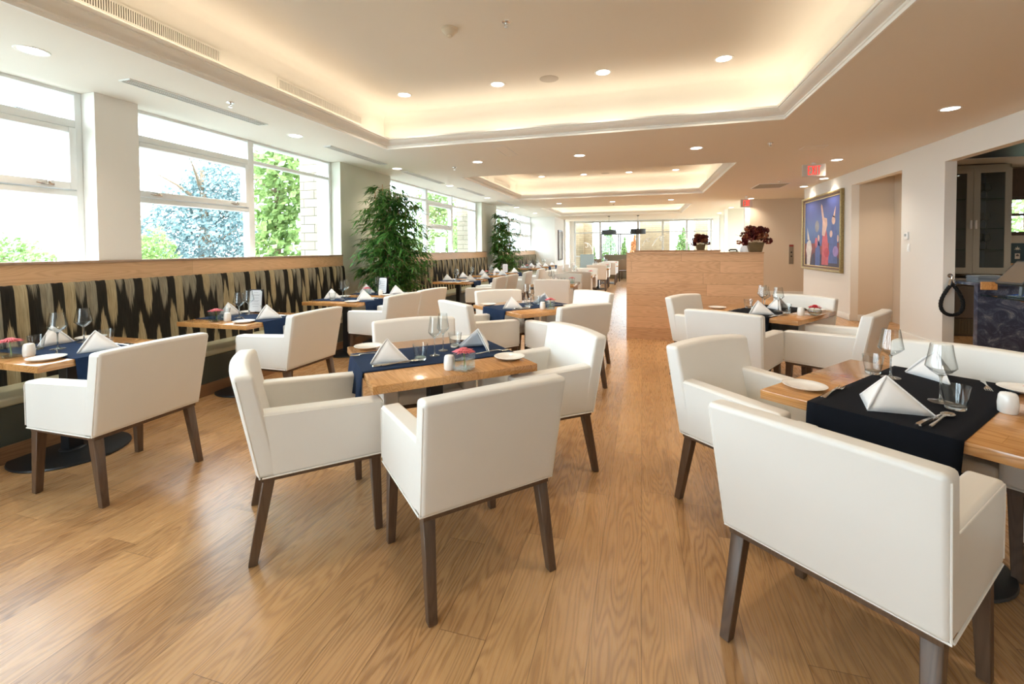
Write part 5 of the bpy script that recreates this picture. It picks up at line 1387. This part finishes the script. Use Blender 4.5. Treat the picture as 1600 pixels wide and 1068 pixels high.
for i, (x, y) in enumerate(((0.0, 20.6), (-0.2, 20.8), (0.15, 20.85))): WINE.put((x, y, 0.751), 0, ordn[i] + ' wine glass on the black topped far table', GW)

# ------------------------------------------------------------------ outdoors
m = MB(); m.box(-60, -5.3, -30, 60, -0.75, -0.7); m.box(-5.3, 60, 24.5, 60, -0.75, -0.7); m.box(5.35, 60, 9.9, 24.5, -0.75, -0.7); m.box(7.5, 60, -30, 9.9, -0.75, -0.7); m.box(-5.3, 7.5, -30, -4.3, -0.75, -0.7)
struct(m.build('ground', plain('pale_paving', (0.24, 0.235, 0.21), 0.9, var=0.1)))
for i, (y0, y1) in enumerate(((6.40, 7.85), (13.2, 14.6))):
    m = MB(); m.box(-5.64, -5.27, y0, y1, -0.7, 3.6); struct(m.build('wall_brick_pier', BRICK))
m = MB(); m.box(-3.12, -2.66, 25.2, 26.0, -0.7, 3.6); m.box(-3.55, -3.12, 24.9, 25.6, -0.7, 3.6); m.box(-0.12, 1.42, 25.2, 26.2, -0.7, 3.6); m.box(2.70, 3.3, 25.2, 26.2, -0.7, 3.6)
struct(m.build('wall_brick_pier', BRICK2))
def leaves(m, c, rad, n, size, rnd, conic=0.0, mi=1):
    for i in range(n):
        while True:
            p = Vector((rnd.uniform(-1, 1), rnd.uniform(-1, 1), rnd.uniform(-1, 1)))
            if 0.35 < p.length < 1: break
        if conic:
            t = (p.z + 1) / 2; k = (1 - t) ** 0.8 + 0.05; p.x *= k; p.y *= k
        lump = 0.82 + 0.25 * math.sin(p.x * 7 + c[0]) * math.sin(p.y * 6 + 2) * math.sin(p.z * 8 + 1)
        q = Vector((c[0] + p.x * rad[0] * lump, c[1] + p.y * rad[1] * lump, c[2] + p.z * rad[2] * lump))
        d = Vector((rnd.gauss(0, 1), rnd.gauss(0, 1), rnd.gauss(0, 1))).normalized(); u = d.orthogonal().normalized(); v = d.cross(u); s = size * rnd.uniform(0.6, 1.2)
        m.add([q - u * s * .5, q + v * s * .35, q + u * s * .5, q - v * s * .35], [(0, 1, 2, 3)], mi)
def tree(loc, crowns, trunk_h, trunk_r, n, size, mat, label, seed, conic=0.0, name='tree', cat='tree', group=None):
    r = empty(name, loc); tag(r, label, cat, group); rnd = random.Random(seed)
    m = MB(); m.tube([(0, 0, -0.0), (0.05, 0.03, trunk_h * .5), (0, 0.05, trunk_h)], [trunk_r, trunk_r * .8, trunk_r * .3], 10)
    for k in range(7):
        a = k * 0.9; h = trunk_h * (0.35 + 0.08 * k); L = crowns[0][1][0] * 0.7; m.tube([(0, 0, h), (math.cos(a) * L * .5, math.sin(a) * L * .5, h + L * .35), (math.cos(a) * L, math.sin(a) * L, h + L * .6)], [trunk_r * .35, trunk_r * .2, 0.01], 6)
    m.build('trunk', plain('bark', (0.20, 0.14, 0.09), 0.9, var=0.4, scale=20), r)
    m = MB(); tot = sum(c[1][0] * c[1][2] for c in crowns)
    for c, rad in crowns: leaves(m, c, rad, int(n * rad[0] * rad[2] / tot), size, rnd, conic, 0)
    m.build('foliage', mat, r)
tree((-7.2, 7.45, -0.7), [((0, 0, 2.0), (0.62, 0.62, 1.5)), ((0.05, 0.1, 3.6), (0.66, 0.66, 1.5)), ((0, 0, 5.0), (0.5, 0.5, 1.0))], 5.0, 0.08, 3600, 0.17, LEAFM, 'slender bright green maple outside the second window', 1)
tree((-17.5, 14.3, -0.7), [((0, 0, 2.6), (2.6, 2.8, 2.6)), ((-0.2, 0.8, 4.6), (1.5, 1.7, 1.7))], 5.5, 0.25, 12000, 0.17, LEAFB, 'broad blue green conifer far outside the second window', 2)
tree((-13.0, 9.15, -0.7), [((0, 0, 1.6), (0.8, 0.8, 1.4))], 2.0, 0.06, 2600, 0.12, LEAFM, 'small pale green bush left of the blue conifer', 3, name='bush', cat='bush')
tree((-17.5, 8.2, -0.7), [((0, 0, 1.2), (1.6, 1.7, 1.6))], 2.0, 0.1, 5000, 0.14, LEAFG, 'low leafy bush seen through the first window', 4, name='bush', cat='bush')
tree((-9.5, 16.2, -0.7), [((0, 0, 1.6), (1.2, 1.2, 1.6))], 2.2, 0.08, 3000, 0.14, LEAFM, 'low light green tree behind the first part of the third window', 5)
tree((-9.5, 19.6, -0.7), [((0, 0, 2.6), (1.2, 1.5, 2.6)), ((0.1, 0.1, 5.0), (1.2, 1.3, 1.9))], 5, 0.12, 6000, 0.17, LEAFM, 'light green tree outside the middle of the third window', 6)
tree((-11.0, 29.0, -0.7), [((0, 0, 2.8), (2.6, 2.6, 2.8))], 4, 0.15, 3500, 0.3, LEAFG, 'green tree outside the fourth window', 7)
for i, (x, y, h, w_, mt, lb) in enumerate(((-3.05, 28.5, 2.6, 0.40, LEAFG, 'narrow conical shrub outside the far glass, leftmost'), (-1.95, 28.6, 3.0, 0.8, LEAFG, 'widest conical green shrub behind the far glass door'),
    (-1.05, 28.7, 2.4, 0.35, LEAFG, 'slim green shrub behind the right far door'), (-0.45, 28.4, 2.5, 0.45, LEAFO, 'rust coloured shrub outside the far door'), (2.35, 28.5, 2.9, 0.7, LEAFG, 'conical green shrub right of the brick column'))):
    h *= 1.25; w_ *= 1.35
    tree((x, y, -0.7), [((0, 0, h / 2 + .1), (w_, w_, h / 2))], h * .8, 0.04, 3500, 0.13, mt, lb, 10 + i, 1.0, 'conical_shrub', 'shrub', 'shrubs outside the far glass')
# pale buildings far off on the left
def building(x, y, sx, sy, h, label):
    r = empty('distant_building', (x, y, -0.7)); tag(r, label, 'building', 'distant buildings')
    m = MB(); m.box(-sx, sx, -sy, sy, 0, h); m.build('walls', plain('white_render', (0.72, 0.72, 0.72), 0.8), r)
    m = MB(); m.box(-sx - .2, sx + .2, -sy - .2, sy + .2, h, h + 0.35); m.build('roof', plain('grey_roof', (0.45, 0.47, 0.50), 0.8), r)
    m = MB()
    for k in range(int(sy)): m.box(sx, sx + 0.03, -sy + 1 + k * 2, -sy + 2.2 + k * 2, h * 0.45, h * 0.75)
    m.build('window_row', plain('pale_blue_glazing', (0.40, 0.50, 0.58), 0.2), r)
building(-38, 14.0, 4, 5.0, 4.0, 'low pale building seen through the first window'); building(-48, 22, 4, 4, 5.5, 'distant white block with blue windows, left')
tree((7.9, 12.3, -0.7), [((0, 0, 2.6), (1.5, 1.2, 1.7))], 3, 0.06, 2500, 0.13, LEAFG, 'leafy green tree outside the small bar window', 21)
m = MB(); m.tube([(-13.6, 3, 4.85), (-13.8, 12, 4.6), (-14.0, 24, 4.3)], 0.012, 5); m.tube([(-13.6, 3, 4.6), (-13.8, 12, 4.35), (-14.0, 24, 4.05)], 0.012, 5); tag(m.build('overhead_wire', BLACKM), 'thin overhead wires outside the second window', 'wires')
